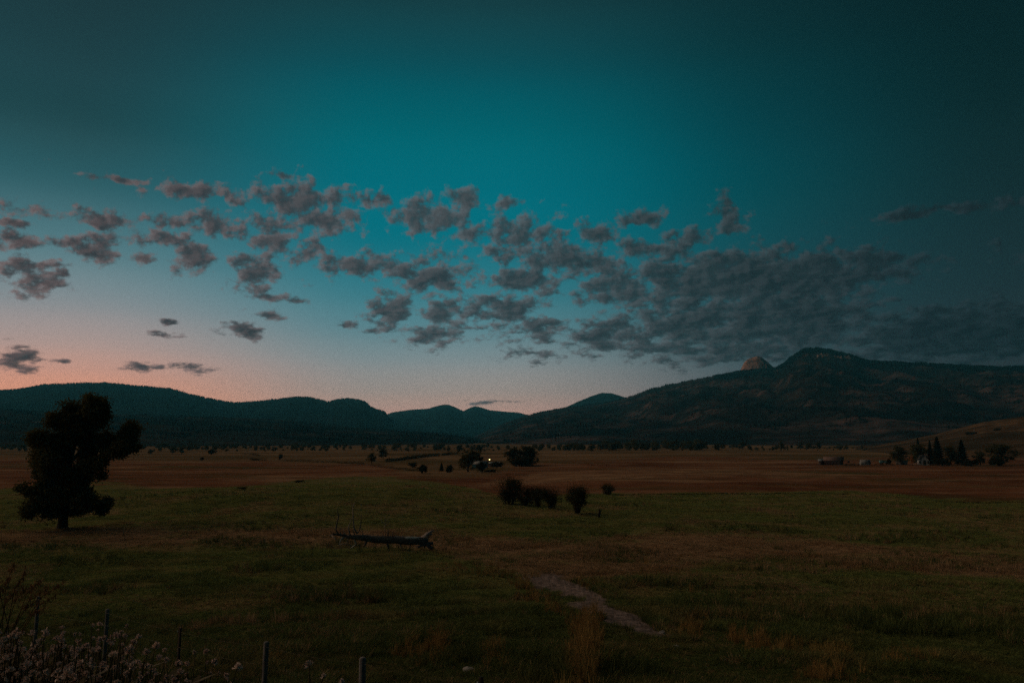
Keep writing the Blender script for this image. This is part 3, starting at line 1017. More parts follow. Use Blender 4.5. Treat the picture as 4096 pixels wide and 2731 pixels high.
def plant(kind, k, name, label, cat, bx, by, h, w, group=None, dist=None):
    """a plant whose foot shows at (bx, by) and that is h tall and w wide in photograph pixels"""
    p = hit(bx, by) if dist is None else None
    if p is None:
        d = px_dir(bx, by)
        q = dist / math.hypot(d[0], d[1])
        p = np.array((d[0] * q, d[1] * q, float(H(d[0] * q, d[1] * q))))
    s = mpp(p)
    t = TPL[kind][k % len(TPL[kind])]
    e = empty(name, p, prng.uniform(0, 6.28), (w * s / BASEW[kind], w * s / BASEW[kind], h * s))
    tag(e, label, cat, group)
    for nm, me in t:
        obj(nm, me, e)
    return e


# --- the big cottonwood
def big_tree():
    base = hit(143, 1213)
    s = mpp(base)
    rng = np.random.default_rng(77)
    e = tag(empty('cottonwood_tree', base), 'large dark cottonwood standing alone in the pasture, its crown above the mesa', 'tree')
    Z = [(620, 530, 105), (500, 575, 95), (720, 545, 105), (785, 610, 65), (430, 660, 85), (560, 700, 125), (650, 660, 85), (340, 790, 85), (450, 820, 115), (600, 830, 105), (930, 730, 88), (920, 820, 95),
         (955, 880, 75), (1045, 880, 42), (215, 900, 75), (180, 985, 62), (300, 960, 105), (450, 980, 125), (600, 960, 115), (750, 1000, 75), (420, 1100, 115), (560, 1100, 105), (700, 1085, 62),
         (360, 1220, 105), (500, 1240, 115), (620, 1250, 85), (730, 1260, 75), (805, 1330, 55), (330, 1340, 62), (660, 1325, 60), (850, 1080, 40), (840, 1010, 52), (800, 880, 70), (840, 950, 50), (770, 1300, 50), (640, 1160, 80), (850, 810, 60), (790, 830, 60), (260, 1060, 70), (680, 800, 70), (430, 1345, 72), (560, 1350, 66), (500, 1370, 45), (240, 1300, 45), (250, 1180, 60)]
    L = [(x * .293, 775 + y * .293, r * .293) for x, y, r in Z]
    lob = []
    for i, (x, y, r) in enumerate(L):
        rr = r * s * .92
        lob.append(((x - 143) * s, rng.uniform(-1, 1) * (95 * s - rr) * .7, (1213 - y) * s, rr, rr, rr * .95))
    P = lobe_points(lob, 90000, rng, 2000, .33, .62)
    V, Q = leaves(P, .15, rng)
    obj('crown', mesh_np('crown', V, Q, M['leaf']), e)
    t = MB()
    t.tube([(0, 0, -.3), (0, 0, .1), (.02, 0, .8), (.06, .05, 2.4), (.2, 0, 4.6), (.35, -.1, 7.0), (.9, 0, 10.0), (1.6, 0, 12.4)], [.78, .60, .50, .46, .40, .30, .17, .05], 12, rng, .08)
    obj('trunk', t.mesh('trunk', M['bark'], True), e)
    for k, i in enumerate((1, 3, 7, 10, 12, 14, 16, 18, 19, 22, 23, 26)):
        c = np.array(lob[i][:3])
        z0 = min(max(1.9, c[2] * .55), 8.0)
        b = MB()
        b.tube([(.15, 0, z0), c * .5 + np.array((.1, 0, z0 * .42)), c * .85 + np.array((0, 0, .1 * c[2])), c], [.22, .15, .09, .03], 7, rng, .1)
        obj('limb', b.mesh('limb', M['bark'], True), e)
    return e


big_tree()

# --- willows in the middle of the pasture
WG = 'willow clumps in the middle of the pasture'
plant('willow', 0, 'willow_bush', 'largest round willow bush, leftmost of the pasture willows', 'bush', 1168, 1157, 62, 70, WG)
plant('willow', 3, 'willow_bush', 'small willow bush beside the largest round willow', 'bush', 1206, 1160, 44, 42, WG)
plant('willow', 1, 'willow_bush', 'willow bush in the middle of the low row of three', 'bush', 1236, 1163, 48, 50, WG)
plant('willow', 2, 'willow_bush', 'dark upright willow bush at the end of the low row', 'bush', 1267, 1168, 48, 52, WG)
plant('willow', 1, 'willow_bush', 'vase shaped willow with a bare narrow foot and fuzzy top', 'bush', 1325, 1178, 66, 62, WG)
plant('willow', 3, 'willow_bush', 'small willow bush standing alone at the edge of the rust brown field', 'bush', 1397, 1136, 28, 36, WG)

# --- bushes and trees of the valley floor
V_ = plant
V_('bush', 0, 'bush', 'round bush in the gully left of the twin junipers', 'bush', 969, 1086, 27, 36)
V_('bush', 1, 'bush', 'low bush against the end of the long hedgerow', 'bush', 948, 1073, 15, 22)
V_('conifer', 1, 'juniper', 'first of the twin dark junipers near the blue house', 'tree', 1014, 1081, 20, 16)
V_('bush', 2, 'bush', 'dark bush beside the twin junipers, nearer the blue house', 'bush', 1034, 1084, 23, 22)
V_('broad', 1, 'cottonwood_tree', 'spreading tree shading the front of the blue house', 'tree', 1075, 1082, 54, 56)
V_('broad', 3, 'cottonwood_tree', 'low tree behind the blue house roof', 'tree', 1096, 1070, 34, 34)
V_('bush', 0, 'bush', 'tall dark bush hiding one corner of the blue house', 'bush', 1107, 1085, 36, 24)
V_('bush', 1, 'bush', 'bush in front of the long low shed', 'bush', 1141, 1073, 16, 32)
V_('bush', 2, 'hedge', 'low dark hedge at the bottom of the farm yard', 'hedge', 1130, 1083, 8, 44)
V_('broad', 2, 'cottonwood_tree', 'paler left half of the dense tree pair by the shed', 'tree', 1180, 1068, 46, 48)
V_('broad', 0, 'cottonwood_tree', 'taller dark half of the dense tree pair by the shed', 'tree', 1208, 1068, 52, 56)
V_('broad', 1, 'tree', 'dark tree trunk side filling the pair above the hay meadow', 'tree', 1222, 1067, 44, 34)
V_('bush', 0, 'bush', 'bush filling under the paler half of the dense tree pair', 'bush', 1186, 1070, 24, 46)
V_('bush', 2, 'bush', 'bush filling under the taller half of the dense tree pair', 'bush', 1214, 1070, 28, 48)
V_('broad', 3, 'tree', 'tree at the end of the hedgerow, first of two small hedgerow trees', 'tree', 853, 1063, 25, 26)
V_('broad', 0, 'tree', 'darker second of two small hedgerow trees', 'tree', 880, 1053, 26, 24)
V_('broad', 2, 'tree', 'tree on the far meadow edge above the blue house', 'tree', 1056, 1040, 22, 18)
V_('broad', 1, 'tree', 'round tree on the far meadow edge above the yard lamp', 'tree', 1104, 1038, 20, 22)
V_('broad', 0, 'tree', 'taller of two slim trees at the left meadow edge', 'tree', 396, 1042, 20, 18)
V_('broad', 3, 'tree', 'second of two slim trees at the left meadow edge', 'tree', 417, 1042, 19, 18)
V_('bush', 0, 'bush', 'wide dark bush at the left meadow edge', 'bush', 486, 1043, 17, 26)
V_('bush', 2, 'bush', 'small round bush alone on the left meadow', 'bush', 463, 1056, 9, 11)
V_('broad', 2, 'tree', 'small tree peeping out beside the big cottonwood crown', 'tree', 345, 1043, 14, 16)
V_('bush', 1, 'bush', 'upright bush at the start of the long hedgerow', 'bush', 644, 1056, 18, 10)
V_('broad', 1, 'tree', 'isolated tree pair in front of the far treeline, rounder one', 'tree', 1359, 1036, 20, 24)
V_('broad', 0, 'tree', 'isolated tree pair in front of the far treeline, darker one', 'tree', 1379, 1034, 18, 22)
for i, (x, y, h, w, lb) in enumerate([(1607, 1033, 22, 20, 'last tree of the long dark treeline'), (1649, 1032, 15, 24, 'low wide tree just past the end of the treeline'),
                                      (1706, 1031, 19, 26, 'round tree midway between the treeline and the barn'), (1795, 1034, 24, 16, 'tall slim tree beyond the barn field'),
                                      (1838, 1031, 20, 18, 'first of three trees above the barn roof'), (1858, 1030, 15, 20, 'low middle tree of three above the barn roof'),
                                      (1881, 1031, 20, 15, 'upright last tree of three above the barn roof')]):
    V_('broad', i, 'tree', lb, 'tree', x, y, h, w, 'scattered trees on the far edge of the hay meadow')


def hedgerow(name, label, pts, seed, mat='bush'):
    """low continuous hedge along foot points (x, y, height, half width) given in photograph pixels"""
    rng = np.random.default_rng(seed)
    W = [hit(p[0], p[1]) for p in pts]
    base = W[len(W) // 2]
    P, sz = [], 0.2
    for i in range(len(pts) - 1):
        a, b = W[i], W[i + 1]
        sa = mpp(a)
        length = np.linalg.norm(b - a)
        n = max(3, int(length / (pts[i][2] * sa * .45)))
        for k in range(n):
            t = (k + rng.uniform(0, 1)) / n
            c = a * (1 - t) + b * t
            hgt = (pts[i][2] * (1 - t) + pts[i + 1][2] * t) * mpp(c) * rng.uniform(.55, 1.1)
            c = c + np.array((rng.normal() * .2, rng.normal() * hgt * .3, 0))
            c[2] = float(H(c[0], c[1]))
            m = 70
            d = rng.normal(size=(m, 3))
            d /= np.linalg.norm(d, axis=1)[:, None]
            q = c + d * (rng.uniform(.3, 1, m) ** .5)[:, None] * np.array((hgt * .62, hgt * .62, hgt * .55)) + np.array((0, 0, hgt * .45))
            P.append(q)
            sz = hgt
    P = np.concatenate(P) - base
    V, Q = leaves(P, sz * .09, rng)
    return tag(obj(name, mesh_np(name, V, Q, M[mat]), None, base), label, 'hedge')


hedgerow('hedgerow', 'long dark hedgerow along the far side of the rust field', [(652, 1058, 7, 0), (700, 1060, 7, 0), (760, 1061, 8, 0), (800, 1064, 7, 0), (836, 1066, 7, 0)], 1)
hedgerow('hedgerow', 'hedgerow climbing from the two small trees to the far meadow', [(888, 1060, 10, 0), (920, 1056, 8, 0), (965, 1050, 9, 0), (1008, 1046, 8, 0)], 2)
hedgerow('hedgerow', 'short hedgerow below the far edge tree, next to the climbing one', [(1016, 1045, 6, 0), (1035, 1043, 7, 0), (1052, 1042, 7, 0)], 3)
hedgerow('hedgerow', 'upper of two short hedges on the left olive meadow', [(556, 1044, 6, 0), (575, 1044, 7, 0), (597, 1046, 4, 0)], 4)
hedgerow('hedgerow', 'lower of two short hedges on the left olive meadow', [(576, 1056, 7, 0), (595, 1057, 7, 0), (612, 1057, 5, 0)], 5)
hedgerow('hedgerow', 'scrubby hedge running down into the gully by the round bush', [(850, 1070, 7, 0), (890, 1074, 8, 0), (930, 1078, 7, 0), (960, 1081, 6, 0)], 6)
hedgerow('hedgerow', 'dark low hedge in the hay meadow below the tree pair', [(1352, 1069, 5, 0), (1375, 1069, 5, 0), (1402, 1069, 4, 0)], 7)
hedgerow('hedgerow', 'hedge joining the barn to the small shed', [(1937, 1068, 6, 0), (1957, 1068, 6, 0), (1977, 1068, 6, 0)], 8)
hedgerow('hedgerow', 'hedge in front of the parked trailer at the right farm', [(2008, 1068, 7, 0), (2030, 1068, 7, 0), (2056, 1068, 6, 0)], 9)
V_('bush', 1, 'bush', 'low dark bush on the bank below the left rust field', 'bush', 556, 1122, 6, 22)
V_('bush', 2, 'bush', 'low wide bush at the top of the green rise, nearest the rust field', 'bush', 686, 1106, 6, 26)
hedgerow('hedgerow', 'weedy ditch line between the pasture and the right rust field', [(1410, 1136, 3, 0), (1560, 1135, 3, 0), (1700, 1134, 3, 0), (1850, 1133, 3, 0), (1950, 1133, 3, 0)], 11)
hedgerow('hedgerow', 'dark ditch bank beyond the far right corner of the pasture', [(2150, 1152, 5, 0), (2250, 1155, 5, 0), (2352, 1155, 5, 0), (2450, 1156, 5, 0)], 12)

# --- right farm trees (about 370 m away)
RF = 'trees sheltering the white farmhouse'
V_('conifer', 0, 'spruce_tree', 'tallest pointed spruce behind the white farmhouse', 'tree', 2155, 1067, 66, 44, RF)
V_('conifer', 1, 'spruce_tree', 'pointed spruce standing apart to the right of the tallest spruce', 'tree', 2211, 1067, 59, 42, RF)
V_('conifer', 2, 'spruce_tree', 'narrow spruce tip just left of the tallest spruce', 'tree', 2138, 1066, 56, 26, RF)
V_('conifer', 0, 'spruce_tree', 'spruce tip rising out of the round tree above the farmhouse', 'tree', 2111, 1063, 58, 26, RF)
V_('broad', 0, 'tree', 'round dark tree over the white farmhouse roof', 'tree', 2112, 1064, 52, 58, RF)
V_('broad', 3, 'tree', 'paler loose tree at the left end of the farmhouse grove', 'tree', 2068, 1066, 44, 48, RF)
V_('broad', 1, 'tree', 'lower tree between the two tall spruces', 'tree', 2184, 1066, 46, 44, RF)
V_('broad', 2, 'tree', 'small tree right of the standing apart spruce', 'tree', 2252, 1067, 36, 34, RF)
V_('broad', 0, 'tree', 'largest round tree at the right end of the farmhouse grove', 'tree', 2300, 1067, 56, 70, RF)
V_('bush', 0, 'bush', 'wide pale bush under the largest round grove tree', 'bush', 2295, 1069, 24, 56, RF)
V_('bush', 1, 'bush', 'dark bush at the foot of the tallest spruce', 'bush', 2165, 1069, 22, 40, RF)
V_('bush', 2, 'bush', 'dark bush filling under the standing apart spruce', 'bush', 2228, 1069, 20, 44, RF)
V_('bush', 1, 'bush', 'dark shrub splitting the farmhouse front in two', 'bush', 2124.5, 1069, 17, 7, RF)
V_('bush', 0, 'bush', 'small bush by the trailer hedge', 'bush', 2042, 1066, 18, 16, RF)
V_('rust', 0, 'aspen_tree', 'small slim tree with orange autumn leaves in front of the grove', 'tree', 2095, 1068, 27, 10, RF)
# scrub on the golden hillside
for i, (x, y, h, w, lb) in enumerate([(2080, 1006, 9, 16, 'scrub clump on the lower crest of the golden hillside'), (2230, 998, 9, 26, 'scrub clump high on the golden hillside'), (2290, 988, 8, 18, 'highest scrub clump near the picture edge on the golden hillside')]):
    d = 1000
    q = surf_pt(gold, x, y)
    e = tag(empty('bush', q - np.array((0, 0, .5)), i, (w * mpp(q), w * mpp(q), h * mpp(q))), lb, 'bush', 'scrub on the golden hillside')
    for nm, me in TPL['bush'][i % 3]:
        obj(nm, me, e)

# the snag stub by the vase willow
p = hit(1376, 1187)
s = mpp(p)
e = tag(empty('snag', p), 'short dark dead stub standing right of the vase shaped willow', 'snag')
t = MB()
rg = np.random.default_rng(6)
t.tube([(0, 0, -.1), (-.05, 0, 6 * s), (.10, 0, 13 * s), (.05, 0, 20 * s)], [2.4 * s, 2.6 * s, 2.8 * s, .8 * s], 7, rg, .2)
obj('trunk', t.mesh('trunk', M['bark']), e)
t = MB()
t.tube([(.05, 0, 11 * s), (.35, 0, 15 * s), (.30, 0, 19 * s)], [1.2 * s, .9 * s, .3 * s], 5)
obj('branch', t.mesh('branch', M['bark']), e)


# ------------------------------------------------------------------ scattered masses: far treeline and ridge forests
def gn_scatter(name, pts, scl, rot, idx, protos, label, kind='stuff'):
    me = bpy.data.meshes.new(name)
    me.vertices.add(len(pts))
    me.vertices.foreach_set('co', np.asarray(pts, np.float32).ravel())
    a = me.attributes.new('scl', 'FLOAT_VECTOR', 'POINT')
    a.data.foreach_set('vector', np.asarray(scl, np.float32).ravel())
    a = me.attributes.new('rot', 'FLOAT_VECTOR', 'POINT')
    a.data.foreach_set('vector', np.asarray(rot, np.float32).ravel())
    a = me.attributes.new('pick', 'INT', 'POINT')
    a.data.foreach_set('value', np.asarray(idx, np.int32))
    o = obj(name, me)
    ng = bpy.data.node_groups.new(name + '_scatter', 'GeometryNodeTree')
    ng.interface.new_socket('Geometry', in_out='INPUT', socket_type='NodeSocketGeometry')
    ng.interface.new_socket('Geometry', in_out='OUTPUT', socket_type='NodeSocketGeometry')
    N, Lk = ng.nodes, ng.links
    gi, go = N.new('NodeGroupInput'), N.new('NodeGroupOutput')
    jn = N.new('GeometryNodeJoinGeometry')
    for pr in reversed(protos):
        oi = N.new('GeometryNodeObjectInfo')
        oi.inputs[0].default_value = pr
        oi.inputs[1].default_value = True
        Lk.new(oi.outputs['Geometry'], jn.inputs[0])
    io = N.new('GeometryNodeInstanceOnPoints')

    def attr(nm, ty):
        q = N.new('GeometryNodeInputNamedAttribute')
        q.data_type = ty
        q.inputs[0].default_value = nm
        return q.outputs[0]
    Lk.new(gi.outputs[0], io.inputs['Points'])
    Lk.new(jn.outputs[0], io.inputs['Instance'])
    io.inputs['Pick Instance'].default_value = True
    Lk.new(attr('pick', 'INT'), io.inputs['Instance Index'])
    e2r = N.new('FunctionNodeEulerToRotation')
    Lk.new(attr('rot', 'FLOAT_VECTOR'), e2r.inputs[0])
    Lk.new(e2r.outputs[0], io.inputs['Rotation'])
    Lk.new(attr('scl', 'FLOAT_VECTOR'), io.inputs['Scale'])
    Lk.new(io.outputs[0], go.inputs[0])
    md = o.modifiers.new('scatter', 'NODES')
    md.node_group = ng
    return tag(o, label, kind=kind)


def proto(name, me):
    return bpy.data.objects.new(name, me)       # never linked to the scene itself


rng = np.random.default_rng(12)


def simple_tree_mesh(seed, conifer, n):
    r = np.random.default_rng(seed)
    if conifer:
        z = 1 - r.uniform(0, 1, n) ** .6 * .98
        rad = .2 * (1 - z) ** .9 * r.uniform(.3, 1, n) ** .5
        a = r.uniform(0, 6.283, n)
        P = np.stack([np.cos(a) * rad, np.sin(a) * rad, z], 1)
        V, Q = leaves(P, .055, r, 0, .7)
        return mesh_np('far_conifer', V, Q, M['far_needle'])
    d = r.normal(size=(n, 3))
    d /= np.linalg.norm(d, axis=1)[:, None]
    P = d * (r.uniform(.2, 1, n) ** .4)[:, None] * np.array((.42, .42, .44)) + np.array((0, 0, .52))
    P += r.normal(size=P.shape) * .04
    V, Q = leaves(P, .05, r, 0, .7)
    return mesh_np('far_broadleaf', V, Q, M['leaf'])


PC = [proto('far_conifer', simple_tree_mesh(s, True, 260)) for s in (1, 2)]
PB = [proto('far_broadleaf', simple_tree_mesh(s, False, 700)) for s in (3, 4, 5)]

# far treeline behind the hay meadow
pts, scl = [], []
for x0, x1, n, hh in ((1296, 1344, 16, 15), (1390, 1626, 90, 19), (500, 860, 90, 11), (860, 1040, 50, 11), (300, 500, 56, 12), (1620, 2040, 70, 9), (-20, 60, 20, 12), (1040, 1296, 60, 10)):
    for k in range(n):
        x = rng.uniform(x0, x1)
        q = hit(x, rng.uniform(1027, 1034) if x > 1290 else 1027 + 9 * rng.uniform(0, 1) ** 2)
        sc_ = mpp(q)
        h = hh * sc_ * rng.uniform(.35, 1.15)
        pts.append(q - np.array((0, 0, .2)))
        w = h * rng.uniform(.8, 1.2)
        scl.append((w, w, h))
n = len(pts)
gn_scatter('treeline', pts, scl, np.stack([np.zeros(n), np.zeros(n), rng.uniform(0, 6.28, n)], 1), rng.integers(0, 3, n), PB, 'far dark treeline along the foot of the mountains')


# conifers on the ridges: crest lines and the dark belt under the big summit
def ridge_trees(rd, n, lo, hi, px0, px1, hmin, hmax, mask=None):
    _, X, Y, Z, azs = rd
    nv_front = {id(mesa): 46, id(big): 110, id(foot): 70, id(twin): 40}[id(rd)]
    a0, a1 = [math.atan2(px_dir(q, 900)[0], px_dir(q, 900)[1]) for q in (px0, px1)]
    i0, i1 = np.searchsorted(azs, (a0, a1))
    i0, i1 = max(i0, 1), min(i1, len(azs) - 2)
    fi = rng.uniform(i0, i1, n)
    fj = rng.uniform(lo, hi, n) * (nv_front - 1)
    if mask is not None:
        keep = mask(fi, fj)
        fi, fj = fi[keep], fj[keep]
    i, j = fi.astype(int), np.clip(fj.astype(int), 0, X.shape[1] - 2)
    u, v = (fi - i), (fj - j)
    def bl(A):
        return (A[i, j] * (1 - u) + A[i + 1, j] * u) * (1 - v) + (A[i, j + 1] * (1 - u) + A[i + 1, j + 1] * u) * v
    P = np.stack([bl(X), bl(Y), bl(Z) - 1.0], 1)
    h = rng.uniform(hmin, hmax, len(P))
    w = h * rng.uniform(.9, 1.5, len(P))
    return P, np.stack([w, w, h], 1)


def clump_mask(f, th):
    def m(fi, fj):
        return fbm(fi / f, fj / (f * .35), 71, 3) > th
    return m


parts_ = [ridge_trees(mesa, 3600, .97, 1.0, -60, 900, 8, 15),
          ridge_trees(big, 2200, .975, 1.0, 1200, 2450, 5, 10), ridge_trees(big, 14000, .80, .99, 1640, 2450, 7, 12),
          ridge_trees(big, 22000, .10, .85, 1150, 2450, 3.5, 7.5, clump_mask(13, .12)),
          ridge_trees(foot, 14000, .15, 1.0, -60, 1150, 3.5, 8, clump_mask(12, .10))]
P = np.concatenate([a for a, b in parts_])
S = np.concatenate([b for a, b in parts_])
n = len(P)
gn_scatter('forest', P, S, np.stack([np.zeros(n), np.zeros(n), rng.uniform(0, 6.28, n)], 1), rng.integers(0, 2, n), PC, 'dark conifer forest and brush on the distant slopes')


# ------------------------------------------------------------------ buildings
def part(name, mat, parent, fn, smooth=False):
    b = MB()
    fn(b)
    return obj(name, b.mesh(name, M[mat], smooth), parent)


def gable_prism(b, x0, x1, y0, y1, z0, z1, ridge, along='x'):
    """walls of a gabled building"""
    if along == 'x':
        V = [(x0, y0, z0), (x1, y0, z0), (x1, y1, z0), (x0, y1, z0), (x0, y0, z1), (x1, y0, z1), (x1, y1, z1), (x0, y1, z1), (x0, (y0 + y1) / 2, ridge), (x1, (y0 + y1) / 2, ridge)]
        b.add(V, [(3, 2, 1, 0), (0, 1, 5, 4), (2, 3, 7, 6), (4, 5, 9, 8), (6, 7, 8, 9)], [])
        b.add([V[0], V[4], V[8], V[7], V[3]], [(0, 1, 2, 4)], [(2, 3, 4)])
        b.add([V[1], V[2], V[6], V[9], V[5]], [(0, 1, 2, 4)], [(2, 3, 4)])
    else:
        V = [(x0, y0, z0), (x1, y0, z0), (x1, y1, z0), (x0, y1, z0), (x0, y0, z1), (x1, y0, z1), (x1, y1, z1), (x0, y1, z1), ((x0 + x1) / 2, y0, ridge), ((x0 + x1) / 2, y1, ridge)]
        b.add(V, [(3, 2, 1, 0), (1, 2, 6, 5), (3, 0, 4, 7), (5, 6, 9, 8), (7, 4, 8, 9)], [])
        b.add([V[0], V[1], V[5], V[8], V[4]], [(0, 1, 2, 4)], [(2, 3, 4)])
        b.add([V[2], V[3], V[7], V[9], V[6]], [(0, 1, 2, 4)], [(2, 3, 4)])


def slab(b, pts, th):
    pts = np.asarray(pts, float)
    n = np.cross(pts[1] - pts[0], pts[2] - pts[0])
    n /= np.linalg.norm(n)
    if n[2] < 0:
        n = -n
    lo, hi = pts + n * .02, pts + n * (th + .02)
    b.add(np.concatenate([lo, hi]), [(3, 2, 1, 0), (4, 5, 6, 7), (0, 1, 5, 4), (1, 2, 6, 5), (2, 3, 7, 6), (3, 0, 4, 7)])


def gable_roof(b, x0, x1, y0, y1, z1, ridge, ov=.35, th=.14, along='x'):
    if along == 'x':
        ym = (y0 + y1) / 2
        k = (ridge - z1) / (ym - y0)
        slab(b, [(x0 - ov, y0 - ov, z1 - k * ov), (x1 + ov, y0 - ov, z1 - k * ov), (x1 + ov, ym, ridge), (x0 - ov, ym, ridge)], th)
        slab(b, [(x0 - ov, y1 + ov, z1 - k * ov), (x1 + ov, y1 + ov, z1 - k * ov), (x1 + ov, ym, ridge), (x0 - ov, ym, ridge)], th)
    else:
        xm = (x0 + x1) / 2
        k = (ridge - z1) / (xm - x0)
        slab(b, [(x0 - ov, y0 - ov, z1 - k * ov), (x0 - ov, y1 + ov, z1 - k * ov), (xm, y1 + ov, ridge), (xm, y0 - ov, ridge)], th)
        slab(b, [(x1 + ov, y0 - ov, z1 - k * ov), (x1 + ov, y1 + ov, z1 - k * ov), (xm, y1 + ov, ridge), (xm, y0 - ov, ridge)], th)


def window(parent, x0, x1, z0, z1, y, name='window'):
    w = part(name, 'trim', parent, lambda b: (b.box(x0 - .1, x0, y - .06, y + .04, z0, z1), b.box(x1, x1 + .1, y - .06, y + .04, z0, z1),
                                              b.box(x0 - .1, x1 + .1, y - .06, y + .04, z1, z1 + .1), b.box(x0 - .14, x1 + .14, y - .1, y + .04, z0 - .08, z0)))
    part('pane', 'glass', w, lambda b: b.box(x0, x1, y - .025, y + .03, z0, z1))
    return w


def facing(p):
    return -math.atan2(p[0], p[1])


# barn of the right farm
p = hit(1908, 1067)
s = mpp(p)
e = tag(empty('barn', p, facing(p)), 'long low barn with rusty tin roof and a pale roofed lean-to', 'barn')
bx0, bx1 = -14 * s, 27 * s
part('wall', 'barn_wall', e, lambda b: gable_prism(b, bx0, bx1, 0, 7, -.4, 10.5 * s, 18.5 * s))
part('roof', 'barn_roof', e, lambda b: gable_roof(b, bx0, bx1, 0, 7, 10.5 * s, 18.5 * s, .4))
lt = part('lean_to', 'barn_wall', e, lambda b: b.box(-26 * s, bx0 - .02, .8, 5.5, -.4, 8.5 * s))
part('roof', 'grey_roof', lt, lambda b: slab(b, [(-27.5 * s, .3, 8.6 * s), (bx0 - .03, .3, 8.6 * s), (bx0 - .03, 6, 12.6 * s), (-27.5 * s, 6, 12.6 * s)], .12))
part('door', 'dark_roof', e, lambda b: b.box(3, 6, -.09, -.02, -.3, 2.6))
part('door', 'dark_roof', lt, lambda b: b.box(-22 * s, -17 * s, .72, .78, -.3, 2.2))
part('window', 'glass', e, lambda b: b.box(8, 9, -.06, -.01, 1.4, 2.2))

# small pale shed
p = hit(1990, 1067)
e = tag(empty('shed', p, facing(p) + .25), 'small pale shed with grey roof between barn and farmhouse', 'shed')
part('wall', 'white_wall', e, lambda b: gable_prism(b, -11 * s, 9 * s, 0, 3.6, -.3, 5.2 * s, 11.5 * s))
part('roof', 'grey_roof', e, lambda b: gable_roof(b, -11 * s, 9 * s, 0, 3.6, 5.2 * s, 11.5 * s, .25))
part('door', 'dark_roof', e, lambda b: b.box(1.2, 2.1, -.06, -.02, -.2, 1.5))

# parked stock trailer behind the hedge
p = hit(2030, 1065)
e = tag(empty('trailer', p, facing(p)), 'pale teal parked trailer showing above the dark hedge', 'trailer')
part('body', 'blue_wall', e, lambda b: (b.box(-10 * s, 1 * s, 0, 2.2, .6, 8.3 * s), b.box(1.2 * s, 11 * s, .2, 2.0, .6, 7.4 * s)))
part('roof', 'grey_roof', e, lambda b: b.box(-10.3 * s, 1.1 * s, -.06, 2.26, 8.35 * s, 8.9 * s))
part('window', 'glass', e, lambda b: b.box(-8 * s, -4 * s, -.03, .0, 5.6 * s, 7.4 * s))
for xx in (-7 * s, -3 * s, 6 * s):
    b = MB()
    b.tube([(xx, -.02, .45), (xx, .25, .45)], .45, 12)
    obj('wheel', b.mesh('wheel', M['steel_post']), e)

# two low pale sheds under the grove
for (x, hh, w, lb) in ((2064, 8, 5.5, 'smaller of two low pinkish sheds under the grove'), (2076, 9, 8, 'larger of two low pinkish sheds under the grove')):
    p = hit(x, 1066)
    e = tag(empty('shed', p, facing(p)), lb, 'shed')
    part('wall', 'trim', e, lambda b: gable_prism(b, -w * s, w * s, 0, 2.6, -.3, hh * s * .75, hh * s))
    part('roof', 'grey_roof', e, lambda b: gable_roof(b, -w * s, w * s, 0, 2.6, hh * s * .75, hh * s, .12, .08))

# white farmhouse
p = hit(2123, 1067)
s = mpp(p)
e = tag(empty('farmhouse', p, facing(p) + .12), 'white gabled farmhouse half hidden by dark trees', 'house')
part('wall', 'white_wall', e, lambda b: gable_prism(b, -9.5 * s, 9.5 * s, 0, 9, -.4, 13 * s, 22 * s, 'y'))
part('roof', 'dark_roof', e, lambda b: gable_roof(b, -9.5 * s, 9.5 * s, 0, 9, 13 * s, 22 * s, .35, .15, 'y'))
part('chimney', 'barn_wall', e, lambda b: b.box(.8, 1.5, 4, 4.7, 17 * s, 26 * s))
for x0, z0 in ((-2.3, .9), (1.5, .9), (-1.8, 3.6), (.9, 3.6)):
    window(e, x0, x0 + .85, z0, z0 + 1.25, 0)
d_ = part('door', 'dark_roof', e, lambda b: b.box(-.45, .45, -.08, -.01, -.3, 2.0))
# white board fence beside it
p = hit(2109, 1067)
e = tag(empty('board_fence', p, facing(p)), 'low white board fence beside the farmhouse', 'fence')
for k in range(5):
    part('post', 'trim', e, lambda b, k=k: b.box(-2.1 + k * 1.0, -2.0 + k * 1.0, -.05, .05, -.3, 1.0))
for z in (.35, .75):
    part('rail', 'trim', e, lambda b, z=z: b.box(-2.2, 2.1, -.09, -.055, z, z + .14))

# blue house in the middle of the valley
p = hit(1099, 1074)
s = mpp(p)
e = tag(empty('house', p, facing(p) - .2), 'blue green house between the spreading tree and tall dark bush', 'house')
part('wall', 'blue_wall', e, lambda b: gable_prism(b, -15 * s, 15 * s, 0, 7, -.4, 9 * s, 15 * s, 'x'))
part('roof', 'grey_roof', e, lambda b: gable_roof(b, -15 * s, 15 * s, 0, 7, 9 * s, 15 * s, .4))
window(e, -1.2, .2, .8, 2.0, 0)
window(e, 2.6, 3.6, .8, 2.0, 0)
part('door', 'dark_roof', e, lambda b: b.box(1.0, 1.9, -.08, -.01, -.3, 1.9))
part('chimney', 'barn_wall', e, lambda b: b.box(-2.4, -1.8, 3.2, 3.9, 12 * s, 18 * s))

